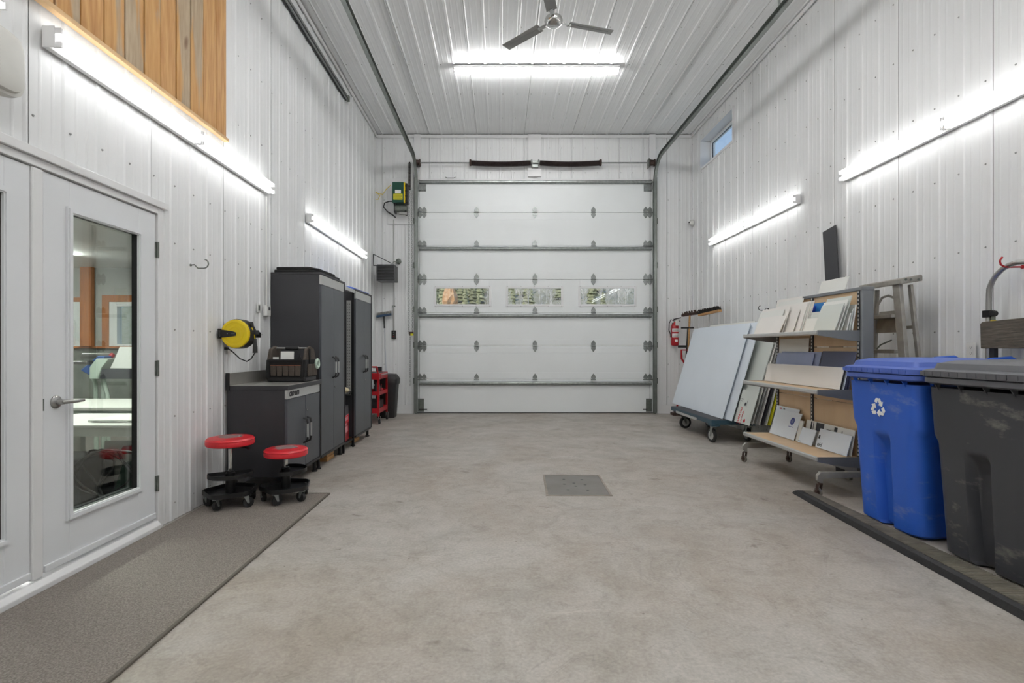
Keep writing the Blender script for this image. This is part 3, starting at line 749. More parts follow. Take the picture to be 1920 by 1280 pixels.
stool(-2.038, 3.87, .520, .170, -60, 'taller red-topped rolling stool standing nearer the glazed door')
stool(-1.672, 4.0, .412, .163, 15, 'shorter red-topped rolling stool in front of the dark workbench cabinet')

# cabinets
def pull(x, y, z0, z1, par):
    MB().tube([(x, y, z0), (x+.03, y, z0+.012), (x+.038, y, z0+.05)], .009, 8).tube([(x, y, z1), (x+.03, y, z1-.012), (x+.038, y, z1-.05)], .009, 8).build('pull_bracket', m_blackm, par, smooth=True)
    MB().box(x+.032, x+.044, y-.007, y+.007, z0+.045, z1-.045).build('grip', m_silver, par, bevel=.003)
def cabinet(y0, y1, z0, z1, label, tall=True, name='tall_cabinet', xw=-2.248, xf=-1.752):
    t = thing(name, ((xw+xf)/2, (y0+y1)/2, 0), label, 'cabinet')
    th = .018
    for y in (y0, y1-th): MB().box(xw, xf-.022, y, y+th, z0, z1-.002).build('side_panel', m_charside, t, bevel=.001)
    MB().box(xw, xf-.03, y0+th, y1-th, z0, z0+th).build('bottom_panel', m_charside, t)
    MB().box(xw, xw+.01, y0+th, y1-th, z0, z1-.02).build('rear_panel', m_charside, t)
    if tall: MB().box(xw, xf+.004, y0-.004, y1+.004, z1-.02, z1).build('top_panel', m_charside, t, bevel=.003)
    dz1 = z1-(.115 if tall else .115)
    ym = (y0+y1)/2
    for k, (a, b) in enumerate(((y0+.003, ym-.002), (ym+.002, y1-.022))):
        d = MB().box(xf-.022, xf, a, b, z0+.015, dz1-.004).build('cabinet_door', m_char, t, bevel=.002)
        yy = (ym-.042) if k == 0 else (ym+.042)
        hz = (.885, 1.10) if tall else (.35, .57)
        pull(xf, yy, hz[0], hz[1], d)
        if k == 0 and True:
            lz = hz[0]-.10 if tall else hz[1]+.065
            MB().lathe((xf, ym+.03, lz), [(.009, 0), (.009, .006), (.004, .008)], 12, 'X').build('lock', m_chrome, t, smooth=True)
    MB().box(xf-.022, xf-.001, y0+.003, y1-.022, dz1, z1-.022).build('header_strip', m_silver, t, bevel=.002)
    MB().box(xf-.03, xf+.006, y1-.021, y1, z0, z1-.02).build('corner_post', m_blackm, t, bevel=.003)
    MB().box(xf-.022, xf+.004, y0, y1-.021, z0-.012, z0+.012).build('bottom_rail', m_blackm, t, bevel=.002)
    for y in (y0+.04, y1-.04):
        for x in (xw+.05, xf-.045):
            MB().cyl((x, y, .0), (x, y, .012), .028, 12).cyl((x, y, .012), (x, y, z0), .016, 10).build('foot', m_blackm, t)
    return t, dz1
cb, dz = cabinet(4.215, 5.0, .130, .885, 'low charcoal workbench cabinet with stainless top and two doors', False, 'workbench_cabinet')
MB().box(-2.250, -1.742, 4.208, 5.006, .845, .882).build('worktop', m_charside, cb, bevel=.002)
MB().box(-2.232, -1.746, 4.212, 5.004, .8822, .8845).build('steel_sheet', m_steel, cb)
MB().box(-2.250, -2.236, 4.208, 5.006, .882, .985).build('backsplash', m_steel, cb, bevel=.001)
MB().box(-2.252, -2.222, 4.200, 4.2085, .845, .988).build('end_cap', m_blackm, cb)
text('lettering', 'can·am', .075, m_ink, cb, frame((-1.7525, 4.36, .815), (0, 1, 0), (0, 0, 1)), .0008, .003, shear=.3)
c1, dz = cabinet(5.02, 5.778, .125, 1.935, 'nearer tall charcoal two-door cabinet with a black pad on top')
c2, dz = cabinet(6.218, 6.979, .115, 1.912, 'farther tall charcoal two-door cabinet beside the red tool cart')
# black foam pad folded on the first cabinet
pd = thing('foam_pad', (-2.0, 5.35, 1.936), 'folded black foam pad lying on top of the nearer tall cabinet', 'pad')
P = [(-2.225, 5.04), (-1.87, 5.04), (-1.79, 5.16), (-1.77, 5.66), (-2.225, 5.68)]
MB().prism(P, 1.9365, 1.966, 'Z').build('lower_layer', m_bagk, pd, bevel=.008)
MB().prism([(-2.215, 5.06), (-1.89, 5.05), (-1.82, 5.17), (-1.80, 5.6), (-2.21, 5.62)], 1.967, 1.997, 'Z').build('upper_layer', m_bagk, pd, bevel=.012)
# blue folded tarp on the second cabinet
tp = thing('blue_tarp', (-2.0, 6.5, 1.913), 'flat bright blue folded sheet on top of the farther tall cabinet', 'tarp')
MB().prism([(-2.2, 6.24), (-1.84, 6.24), (-1.79, 6.4), (-1.775, 6.93), (-2.2, 6.9)], 1.913, 1.935, 'Z').build('fold', mat('blue_tarp_cloth', '#2455b8', .4, var=.2, vscale=14), tp, bevel=.006)
MB().prism([(-2.18, 6.25), (-1.90, 6.25), (-1.84, 6.42), (-1.84, 6.75), (-2.18, 6.8)], 1.936, 1.958, 'Z').build('fold', MATS['blue_tarp_cloth'], tp, bevel=.008)
# slotted rack between the cabinets
rk = thing('slotted_rack', (-2.0, 6.0, 0), 'open slotted steel rack in the gap between the two tall cabinets', 'rack')
def slotted(mb_m, x0, x1, y, z0, z1, name, par, face=-1):
    b = MB().box(x0, x1, y-.003, y+.003, z0, z1).build(name, m_silver, par, bevel=.001)
    mb = MB(); n = int((z1-z0)/.035)
    for i in range(n):
        z = z0+.02+i*.035
        for xx in ((x0+x1)/2-.012, (x0+x1)/2+.012): mb.box(xx-.003, xx+.003, y-.0042, y-.003, z-.006, z+.006)
    mb.build('slot', m_black, b, kind='stuff')
slotted(None, -1.86, -1.805, 6.205, .62, 1.77, 'perforated_upright', rk)
slotted(None, -1.786, -1.756, 5.80, .70, 1.86, 'perforated_upright', rk)
MB().box(-1.80, -1.762, 5.80, 6.21, 1.86, 1.90).build('perforated_rail', m_silver, rk, bevel=.001)
MB().box(-2.22, -1.79, 5.795, 6.20, .655, .675).build('shelf', m_blackm, rk, bevel=.002)
MB().box(-2.22, -1.775, 5.795, 6.20, .085, .105).build('shelf', m_blackm, rk, bevel=.002)
for x, y in ((-1.775, 5.80), (-1.775, 6.19), (-2.2, 5.80), (-2.2, 6.19)): MB().box(x-.012, x+.012, y-.008, y+.008, 0, 1.86 if y > 6 else .70).build('post', m_blackm, rk)
bx = thing('boxed_charger', (-1.86, 6.03, .106), 'red and charcoal printed carton standing between the tall cabinets', 'box')
M = frame((-1.80, 6.0, .106), (-.12, 1, 0), (0, 0, 1))
MB(M).box(-.16, .16, 0, .21, -.10, 0).build('lower_carton', m_redp, bx, bevel=.004)
MB(M).box(-.16, .16, .21, .30, -.10, 0).build('middle_band', m_inkr, bx)
MB(M).prism([(-.16, .30), (.16, .30), (.13, .41), (-.13, .41)], -.10, 0, 'Z').build('carton_flap', m_dark, bx, bevel=.004)
MB(M).box(-.15, .15, .298, .302, 0, .002).box(-.13, .10, .24, .28, 0, .002).box(-.12, .02, .19, .205, 0, .002).box(-.12, .08, .10, .17, 0, .002).build('printed_band', mat('pink_print', '#cf8a92', .5), bx)
cl = thing('rag', (-1.86, 5.98, .676), 'cream rag bundled on the shelf between the tall cabinets', 'rag')
rings = [[(-1.86+r_*1.3*math.cos(2*PI*i/12), 5.98+r_*(1+.25*math.sin(i*2.3))*1.2*math.sin(2*PI*i/12), .676+h) for i in range(12)] for r_, h in ((.06, 0), (.08, .02), (.06, .05), (.02, .07))]
MB().loft(rings).build('rag_cloth', mat('cream_cloth', '#c9bd9c', .9, var=.1, vscale=20), cl, smooth=True)
# timber blocks under the cabinets
for y, lab, x in ((5.46, 'short lumber block wedged under the nearer tall cabinet', -1.86), (6.55, 'lumber block wedged under the farther tall cabinet', -1.88)):
    t = thing('lumber_block', (x, y, 0), lab, 'wood block')
    MB().box(x-.10, x+.045, y-.09, y+.14, .0, .038).build('lower_piece', m_wood, t, bevel=.002)
    MB().box(x-.08, x+.03, y-.05, y+.18, .0385, .076).build('upper_piece', m_wood, t, bevel=.002)

# tool bag on the workbench
tb = thing('tool_bag', (-1.93, 4.8, .886), 'dark fabric open tool bag with pockets on the steel workbench top', 'bag')
bx0, bx1, by0, by1, bz = -2.115, -1.765, 4.64, 4.93, .886
MB().box(bx0, bx1, by0, by1, bz, bz+.05).build('moulded_base', m_black, tb, bevel=.015)
rings = []
for z, g in ((bz+.04, 0), (bz+.10, .006), (bz+.20, .002)):
    rings.append([(bx0-g, by0-g, z), (bx1+g, by0-g, z), (bx1+g, by1+g, z), (bx0-g, by1+g, z)])
inner = [[(bx0+.015, by0+.015, bz+.20), (bx1-.015, by0+.015, bz+.20), (bx1-.015, by1-.015, bz+.20), (bx0+.015, by1-.015, bz+.20)], [(bx0+.015, by0+.015, bz+.06), (bx1-.015, by0+.015, bz+.06), (bx1-.015, by1-.015, bz+.06), (bx0+.015, by1-.015, bz+.06)]]
MB().loft(rings+inner).build('body', m_bagk, tb, bevel=.004)
for x, s_ in ((bx0, 1), (bx1, -1)):       # end gussets rising to the handle
    P = [(by0+.005, bz+.19), (by1-.005, bz+.19), (by1-.05, bz+.30), ((by0+by1)/2, bz+.325), (by0+.05, bz+.30)]
    MB().prism(P, x-.004, x+.030*s_, 'X').build('end_gusset', m_bag, tb, bevel=.008)
MB().cyl((bx0+.01, 4.785, bz+.305), (bx1-.01, 4.785, bz+.305), .010, 12).build('handle_bar', m_nickel, tb, smooth=True)
MB().cyl((-2.0, 4.785, bz+.305), (-1.88, 4.785, bz+.305), .0165, 12).build('handle_grip', m_black, tb, smooth=True)
for i in range(5):
    x = bx0+.045+i*.055
    MB().prism([(x, bz+.055), (x+.045, bz+.055), (x+.051, bz+.15), (x-.004, bz+.15)], by0-.022, by0-.004, 'Y').build('pocket', m_bag, tb, bevel=.006)
    MB().box(x-.003, x+.050, by0-.023, by0-.005, bz+.1495, bz+.1525).build('pocket_binding', m_orange, tb)
for x in (bx0+.018, bx1-.03): MB().box(x-.014, x+.012, by0-.014, by0-.005, bz+.03, bz+.19).build('webbing', m_bagk, tb, bevel=.003)
for i in range(2): MB().box(bx1+.004, bx1+.022, by0+.03+i*.12, by0+.13+i*.12, bz+.05, bz+.16).build('side_pocket', m_bag, tb, bevel=.008)
MB().box(bx0+.02, bx1-.02, by0-.010, by0-.002, bz+.185, bz+.205).build('rim_band', m_bagk, tb, bevel=.003)
MB().box(bx1+.004, bx1+.012, 4.72, 4.745, bz+.08, bz+.30).build('hanging_strap', m_bagk, tb, bevel=.002)
def small(name, label, cat, mb, m, **k): 
    o = mb.build(name, m, None, label, cat, **k); return o
small('notepad', 'white pad standing up in the middle of the tool bag', 'notepad', MB(frame((-1.955, 4.70, bz+.07), (1, .1, 0), (0, .1, 1))).box(-.058, .058, 0, .205, 0, .014), m_paper, bevel=.002)
small('folded_paper', 'small white folded paper at the left inside the tool bag', 'paper', MB().box(-2.08, -2.03, 4.69, 4.70, bz+.07, bz+.225), m_paper)
small('marker', 'white capped marker in the middle pocket of the tool bag', 'marker', MB().lathe((-1.985, by0+.03, bz+.07), [(.010, 0), (.012, .08), (.010, .092), (.003, .095)], 12), m_paper, smooth=True)
small('glue_bottle', 'small white bottle in the fourth pocket of the tool bag', 'bottle', MB().lathe((-1.925, by0+.03, bz+.07), [(.010, 0), (.010, .075), (.006, .088), (.005, .10)], 12), m_paper, smooth=True)
small('chalk_stick', 'short white stick in the fifth pocket of the tool bag', 'chalk', MB().box(-1.872, -1.858, by0+.02, by0+.032, bz+.07, bz+.162), m_paper, bevel=.001)
small('tape_roll', 'roll of pale green tape hanging at the far end of the tool bag', 'tape', MB().tube([(bx1+.032, 4.86+.038*math.cos(2*PI*i/18), bz+.16+.038*math.sin(2*PI*i/18)) for i in range(18)], .013, 8, True), mat('pale_green_tape', '#b9cdbd', .5), smooth=True)
pk = thing('pliers', (-2.0, 4.78, bz+.07), 'steel pliers sticking up beside the white pad in the tool bag', 'pliers')
MB().tube([(-2.045, 4.76, bz+.07), (-2.04, 4.76, bz+.16), (-2.03, 4.76, bz+.235)], [.008, .007, .004], 6).tube([(-2.015, 4.76, bz+.07), (-2.02, 4.76, bz+.16), (-2.03, 4.76, bz+.235)], [.008, .007, .004], 6).build('jaw', m_nickel, pk, smooth=True)
small('utility_knife', 'black folding knife at the right inside the tool bag', 'knife', MB().prism([(-1.865, bz+.07), (-1.845, bz+.07), (-1.835, bz+.19), (-1.855, bz+.25), (-1.875, bz+.19)], 4.74, 4.752, 'Y'), m_black)

# yellow cord reel
rx, ry, rz = -2.128, 4.11, 1.308
re = thing('cord_reel', (rx, ry+.06, rz-.12), 'round yellow and black retractable cord reel bracketed to the left wall', 'reel')
MB().lathe((rx, ry, rz), [(.012, -.004), (.05, -.004), (.052, -.006), (.07, -.006), (.072, -.004), (.09, -.004), (.092, -.006), (.104, -.006), (.112, -.002), (.116, .012), (.114, .02)], 48, 'Y').build('yellow_cover', m_yel, re, smooth=True)
MB().lathe((rx, ry+.02, rz), [(.112, 0), (.120, .006), (.121, .09), (.116, .10), (.02, .102)], 40, 'Y').build('rear_drum', m_black, re, smooth=True)
MB().box(XL+.0165, XL+.024, ry-.03, ry+.10, rz-.04, rz+.04).build('wall_plate', m_blackm, re, bevel=.002)
MB().box(XL+.024, XL+.030, ry-.012, ry+.012, rz-.028, rz+.028).build('plate_sticker', m_silver, re)
MB().prism([(XL+.024, rz-.034), (XL+.024, rz+.034), (rx-.01, rz+.018), (rx+.012, rz+.010), (rx+.012, rz-.016), (rx-.01, rz-.02)], ry-.012, ry-.0065, 'Y').build('bracket_arm', m_blackm, re, bevel=.002)
MB().prism([(XL+.024, rz-.034), (XL+.024, rz+.034), (rx+.0, rz+.03), (rx+.12, rz+.03), (rx+.15, rz+.01), (rx+.15, rz-.03), (rx, rz-.03)], ry+.124, ry+.130, 'Y').build('rear_bracket', m_blackm, re, bevel=.002)
for k in (-.055, -.015, 0): MB().cyl((rx+k, ry-.0145, rz), (rx+k, ry-.012, rz), .004, 6).build('rivet', m_galv, re)
MB().box(rx+.095, rx+.155, ry+.02, ry+.09, rz-.005, rz+.03).build('cord_outlet', m_black, re, bevel=.004)
MB().lathe((rx+.10, ry+.05, rz+.075), [(.012, -.02), (.024, -.016), (.024, .016), (.012, .02)], 14, 'X').build('cord_stop', m_black, re, smooth=True)
MB().tube([(rx+.108, ry+.05, rz+.06), (rx+.135, ry+.045, rz+.0), (rx+.142, ry+.04, rz-.045)], .004, 6).build('yellow_cord', m_yel, re, smooth=True)
MB().cyl((rx+.142, ry+.04, rz-.04), (rx+.143, ry+.04, rz-.10), .012, 12, .016).cyl((rx+.143, ry+.04, rz-.10), (rx+.143, ry+.04, rz-.155), .018, 12, .020).build('socket_end', m_black, re, smooth=True)
MB().tube([(XL+.052, 4.17, 1.19), (-2.17, 4.15, 1.165), (-2.10, 4.14, 1.105), (-2.05, 4.145, 1.085), (rx+.11, 4.15, 1.105), (rx+.142, 4.15, 1.155)], .005, 8).build('supply_cord', m_black, re, smooth=True)
MB().box(XL+.026, XL+.056, 4.158, 4.182, 1.178, 1.20).build('plug', m_black, re, bevel=.004)
def outlet(x, y, z, nx, label):
    t = thing('wall_outlet', (x, y, z-.058), label, 'outlet')
    MB().box(x, x+nx*.006, y-.036, y+.036, z-.058, z+.058).build('cover_plate', m_white, t, bevel=.002)
    for dz_ in (-.021, .021):
        r_ = MB().prism([(y-.016, z+dz_-.014), (y+.016, z+dz_-.014), (y+.016, z+dz_+.014), (y-.016, z+dz_+.014)], x+nx*.006, x+nx*.008, 'X').build('receptacle', m_white, t, bevel=.002)
        s_ = MB()
        for dy in (-.006, .006): s_.box(x+nx*.008, x+nx*.0085, y+dy-.001, y+dy+.001, z+dz_-.002, z+dz_+.007)
        s_.box(x+nx*.008, x+nx*.0085, y-.002, y+.002, z+dz_-.010, z+dz_-.006).build('slot', m_black, r_)
    return t
outlet(XL+.017, 4.265, 1.195, 1, 'white double outlet under the yellow reel on the left wall')
outlet(XR-.017, 3.79, 1.175, -1, 'white double outlet on the right wall behind the black bin')
t = thing('light_switch', (XL+.02, 4.77, 1.47), 'white rocker switch left of the thermostat on the left wall', 'switch')
MB().box(XL+.017, XL+.024, 4.735, 4.805, 1.525, 1.605).build('cover_plate', m_white, t, bevel=.002)
MB().box(XL+.024, XL+.0265, 4.755, 4.785, 1.54, 1.59).build('rocker', m_galvd, t, bevel=.001)
t = thing('thermostat', (XL+.02, 4.92, 1.47), 'small white wall thermostat beside the nearer tall cabinet', 'thermostat')
MB().box(XL+.017, XL+.022, 4.865, 4.965, 1.495, 1.605).build('base_plate', m_white, t, bevel=.002)
MB().box(XL+.022, XL+.05, 4.87, 4.96, 1.50, 1.60).build('housing', m_white, t, bevel=.006)
MB().box(XL+.05, XL+.0515, 4.905, 4.945, 1.555, 1.585).build('display', m_dark, t)
t = thing('cable_conduit', (XL+.02, 4.9, 1.6), 'thin white conduit rising from the thermostat up the left wall', 'conduit')
MB().cyl((XL+.022, 4.925, 1.605), (XL+.022, 4.925, 2.65), .005, 8).build('pipe', m_white, t, smooth=True)

# red tool cart
tc = thing('tool_cart', (-2.02, 8.3, 0), 'red steel tool cart with drawer beyond the farther tall cabinet', 'cart')
cx0, cx1, cy0, cy1 = -2.22, -1.895, 8.02, 8.62
for zt, h_, nm in ((.17, .075, 'bottom_tray'), (.45, .06, 'middle_tray'), (.70, .10, 'top_tray')):
    rings = [[(cx0, cy0, zt), (cx1, cy0, zt), (cx1, cy1, zt), (cx0, cy1, zt)], [(cx0, cy0, zt+h_), (cx1, cy0, zt+h_), (cx1, cy1, zt+h_), (cx0, cy1, zt+h_)],
             [(cx0+.01, cy0+.01, zt+h_), (cx1-.01, cy0+.01, zt+h_), (cx1-.01, cy1-.01, zt+h_), (cx0+.01, cy1-.01, zt+h_)], [(cx0+.01, cy0+.01, zt+.01), (cx1-.01, cy0+.01, zt+.01), (cx1-.01, cy1-.01, zt+.01), (cx0+.01, cy1-.01, zt+.01)]]
    MB().loft(rings).build(nm, m_redp, tc, bevel=.002)
MB().box(cx0+.011, cx1-.011, cy0+.011, cy1-.011, .79, .797).build('top_liner', m_rubber, tc)
MB().box(cx1+.001, cx1+.012, cy0+.05, cy1-.05, .715, .785).build('drawer_front', m_redp, tc, bevel=.002)
MB().box(cx1+.012, cx1+.022, cy0+.10, cy1-.10, .765, .778).build('drawer_pull', m_silver, tc, bevel=.002)
for x, y in ((cx0, cy0), (cx1, cy0), (cx0, cy1), (cx1, cy1)):
    sx_ = 1 if x == cx0 else -1; sy_ = 1 if y == cy0 else -1
    MB().prism([(x-sx_*.003, y-sy_*.003), (x+sx_*.03, y-sy_*.003), (x+sx_*.03, y), (x, y), (x, y+sy_*.03), (x-sx_*.003, y+sy_*.03)], .12, .80, 'Z').build('corner_post', m_redp, tc)
    c = MB().cyl((x-.012, y+sy_*.03, .04), (x+.012, y+sy_*.03, .04), .04, 16).build('wheel', m_rubber, tc, smooth=True)
    MB().box(x-.018, x-.014, y+sy_*.03-.015, y+sy_*.03+.015, .03, .125).box(x+.014, x+.018, y+sy_*.03-.015, y+sy_*.03+.015, .03, .125).build('fork', m_galv, c)
MB().tube([(cx0+.02, cy0, .79), (cx0+.02, cy0-.05, .90), (cx1-.02, cy0-.05, .90), (cx1-.02, cy0-.045, .89), (cx1-.018, cy0, .79)], .012, 10).build('push_handle', m_redp, tc, smooth=True)
for i, (x, y, z, lab) in enumerate(((-1.99, 8.22, .461, 'black bottle on the middle tray of the red cart'), (-1.98, 8.34, .461, 'dark spray can on the middle tray of the red cart'))):
    small('bottle', lab, 'bottle', MB().lathe((x, y, z), [(.03, 0), (.032, .01), (.032, .12), (.014, .15), (.014, .175), (.002, .178)], 14), [m_black, m_dark][i], smooth=True)
g = thing('grease_gun', (-1.97, 8.47, .461), 'red and chrome air tool on the middle tray of the red cart', 'tool')
MB().lathe((-1.97, 8.47, .462), [(.035, 0), (.038, .05), (.02, .08)], 14).build('body', m_redp, g, smooth=True)
MB().tube([(-1.97, 8.47, .53), (-1.96, 8.46, .58), (-1.95, 8.42, .60)], .009, 8).build('nozzle', m_chrome, g, smooth=True)
small('drill_case', 'black case on the bottom tray of the red cart', 'case', MB().box(-2.16, -1.93, 8.12, 8.5, .181, .36), m_black, bevel=.015)
ws = thing('spray_gun', (-2.12, 8.2, .798), 'grey tool with a wire loop lying on top of the red cart', 'tool')
MB().lathe((-2.12, 8.15, .798), [(.05, 0), (.055, .04), (.03, .09), (.01, .10)], 16).build('body', m_galv, ws, smooth=True)
MB().tube([(-2.12+.05*math.cos(a_), 8.2, .98+.13*math.sin(a_)) for a_ in [-PI/2+2*PI*i/20 for i in range(20)]], .003, 6, True).build('wire_loop', m_silver, ws, smooth=True)
MB().tube([(-2.12, 8.15, .85), (-2.12, 8.18, .87), (-2.12, 8.2, .855)], .004, 6).build('stem', m_galv, ws)
# black trash bin in the corner
tr_ = thing('trash_bin', (-1.95, 8.95, 0), 'slim black plastic trash bin in the corner behind the red cart', 'bin')
def rrect(cx, cy, hx, hy, r, z, n=5):
    out = []
    for (sx_, sy_, a0) in ((1, 1, 0), (-1, 1, PI/2), (-1, -1, PI), (1, -1, 3*PI/2)):
        for k in range(n):
            a = a0+PI/2*k/(n-1); out.append((cx+sx_*(hx-r)+r*math.cos(a), cy+sy_*(hy-r)+r*math.sin(a), z))
    return out
bcx, bcy = -1.955, 8.86
MB().loft([rrect(bcx, bcy, .145, .13, .03, .002), rrect(bcx, bcy, .185, .16, .04, .60), rrect(bcx, bcy, .175, .15, .04, .60), rrect(bcx, bcy, .13, .12, .03, .02)]).build('bin_body', m_black, tr_, smooth=True)
MB().loft([rrect(bcx, bcy, .198, .172, .045, .575), rrect(bcx, bcy, .202, .176, .045, .66), rrect(bcx, bcy, .18, .155, .04, .70), rrect(bcx, bcy, .15, .12, .04, .745), rrect(bcx, bcy, .05, .04, .02, .755)]).build('bin_lid', m_black, tr_, smooth=True)
MB().box(bcx-.19, bcx-.09, bcy-.02, bcy+.02, .745, .86).box(bcx-.24, bcx-.09, bcy-.02, bcy+.02, .85, .87).build('lid_lever', m_black, tr_, bevel=.004)

# ------------------------------------------------------------------ back wall, left of the garage door
YW = YB-.016
# unit heater
ht = thing('unit_heater', (-2.0, 9.0, 2.36), 'dark grey louvred electric heater hung from a bracket in the left corner', 'heater')
hx0, hx1 = at(706, 0, 8.9).x, at(740, 0, 8.9).x; hz0, hz1 = at(0, 526, 8.9).z, at(0, 496, 8.9).z
MB().box(hx0, hx1, 8.93, 9.18, hz0, hz1).build('cabinet', m_gondd, ht, bevel=.006)
MB().box(hx0-.006, hx0+.012, 8.90, 8.93, hz0, hz1).box(hx1-.012, hx1+.006, 8.90, 8.93, hz0, hz1).box(hx0+.012, hx1-.012, 8.90, 8.93, hz1-.014, hz1+.006).box(hx0+.012, hx1-.012, 8.90, 8.93, hz0-.006, hz0+.014).build('front_frame', m_gondd, ht, bevel=.003)
MB().box(hx0+.012, hx1-.012, 8.926, 8.929, hz0+.014, hz1-.014).build('coil_face', m_black, ht)
for i in range(5):
    z = hz0+.032+i*.053
    MB().hexa([(hx0+.012, 8.922, z+.016), (hx1-.012, 8.922, z+.016), (hx1-.012, 8.895, z-.004), (hx0+.012, 8.895, z-.004)], [(hx0+.012, 8.922, z+.020), (hx1-.012, 8.922, z+.020), (hx1-.012, 8.895, z+.0), (hx0+.012, 8.895, z+.0)]).build('louvre', m_gondd, ht)
zb0, zb1 = hz1+.012, hz1+.21
MB().tube([(hx1-.1, 9.05, zb0), (XL+.03, 9.05, zb0), (XL+.03, 9.05, zb1)], .010, 6).tube([(XL+.03, 9.05, zb1), (hx0+.22, 9.05, zb0+.04), (hx0+.22, 9.05, zb0)], .007, 6).build('wall_bracket', m_blackm, ht)
MB().tube([(hx0+.24, 9.0, hz1), (hx0+.25, 9.1, hz1+.08), (-1.86, 9.25, hz1+.12), (-1.85, YW-.03, hz1+.13)], .006, 6).build('power_cord', m_galvd, ht, smooth=True)
MB().lathe((-1.85, YW, hz1+.13), [(.05, 0), (.05, -.025), (.02, -.045)], 16, 'Y').build('round_plug', m_galvd, ht, smooth=True)
# hoist opener
pb = MB().box(at(727, 0, YW).x, at(776.5, 0, YW).x, YW-.012, YW, at(0, 420, YW).z, at(0, 335, YW).z).build('mounting_board', m_trim, None, 'square white mounting board behind the green door opener', 'board', bevel=.003)
op = thing('door_opener', (at(748, 0, 9.2).x, 9.2, at(0, 380, 9.2).z), 'green and yellow chain-hoist door opener beside the top left of the garage door', 'door opener')
YO = 9.12; ox0, ox1 = at(735.5, 0, YO).x, at(757, 0, YO).x; oz0, oz1 = at(0, 379.5, YO).z, at(0, 341, YO).z
MB().box(ox0, ox1, YO, YW-.016, oz0, oz1).build('control_box', m_green, op, bevel=.006)
MB().box(ox1, ox1+.02, YO+.005, YW-.02, oz0, oz1).build('yellow_edge', m_yel, op)
MB().box(ox1+.02, ox1+.06, YO+.03, YW-.02, oz0+.01, oz1-.01).build('gearbox', m_black, op, bevel=.01)
for k in range(4): MB().lathe((ox1+.04, YO+.02, oz1-.06-.09*k), [(.02, 0), (.025, .005), (.025, .01)], 12, 'Y').build('sprocket', m_blackm, op)
MB().box(ox0+.02, ox1-.02, YO-.002, YO, oz0+.05, oz0+.155).build('yellow_label', m_ylabel, op)
MB().box(ox0+.05, ox1-.05, YO-.002, YO, oz0+.165, oz0+.225).build('white_label', m_paper, op)
mb = MB()
for k in range(4): mb.box(ox0+.03, ox1-.03-.02*(k % 2), YO-.003, YO-.002, oz0+.065+k*.022, oz0+.072+k*.022)
mb.build('label_print', m_ink, op)
MB().cyl((ox0+.04, YO+.08, oz0-.09), (ox1+.05, YO+.08, oz0-.09), .06, 18).build('motor', m_galvd, op, smooth=True)
MB().cyl((ox0+.12, YO+.03, oz0-.185), (ox1+.05, YO+.03, oz0-.185), .028, 14).build('capacitor', m_nickel, op, smooth=True)
MB().box(ox0+.02, ox0+.05, YO+.04, YO+.16, oz0-.17, oz0).box(ox1+.01, ox1+.04, YO+.04, YO+.16, oz0-.20, oz0).build('motor_mount', m_black, op)
MB().tube([(ox0, YO+.1, oz0+.05), (ox0-.08, YO+.12, oz0+.055), (ox0-.17, YO+.14, oz0+.03), (ox0-.19, YO+.15, oz0-.04), (ox0-.12, YO+.17, oz0-.12), (ox0-.02, YO+.19, oz0-.18), (ox0+.02, YO+.20, oz0-.22)], .011, 8).build('flexible_conduit', m_black, op, smooth=True)
yc = thing('yellow_extension_cord', (-2.1, YW-.03, 3.8), 'thin yellow cord looping from a plug in the corner to the green opener', 'cord')
zy = at(0, 361, YW).z
MB().tube([(at(697, 0, YW).x, YW-.03, zy), (at(706, 0, YW).x, YW-.03, zy-.0), (at(713, 0, YW).x, YW-.03, zy-.06), (at(710, 0, YW).x, YW-.03, zy-.13), (at(704, 0, YW).x, YW-.03, zy-.13), (at(700, 0, YW).x, YW-.03, zy-.07), (at(706, 0, YW).x, YW-.025, zy-.01), (at(718, 0, YW).x, YW-.025, zy-.04), (at(725, 0, YW).x, YW-.04, zy+.05), (at(734, 0, YW).x, YW-.06, zy+.12)], .006, 6).build('cord', m_yel, yc, smooth=True)
MB().box(at(695, 0, YW).x, at(699.5, 0, YW).x, YW-.04, YW-.018, zy-.02, zy+.02).build('plug', m_brown, yc, bevel=.003)
# conduit to the button station
bs = thing('button_station', (at(739, 0, YW).x, YW-.03, at(0, 634, YW).z), 'black push-button box at the foot of a thin conduit left of the garage door', 'switch')
xb_ = at(739.5, 0, YW).x
MB().box(xb_-.045, xb_+.035, YW-.05, YW, at(0, 635, YW).z, at(0, 619.5, YW).z).build('button_box', m_black, bs, bevel=.008)
for k, m_ in ((0, m_redp), (1, m_galvd), (2, m_galvd)):
    MB().lathe((xb_-.005, YW-.05, at(0, 631-k*4, YW).z), [(.011, 0), (.009, -.008)], 12, 'Y').build('push_button', m_, bs)
MB().cyl((xb_-.01, YW-.02, at(0, 619.5, YW).z), (xb_-.01, YW-.02, at(0, 574, YW).z), .012, 8).cyl((xb_, YW-.012, at(0, 574, YW).z), (xb_-.01, YW-.025, at(0, 412, YW).z), .008, 8).build('conduit', m_nickel, bs, smooth=True)
MB().box(xb_-.04, xb_+.02, YW-.03, YW, at(0, 574, YW).z-.01, at(0, 574, YW).z+.01).build('coupling', m_galvd, bs)
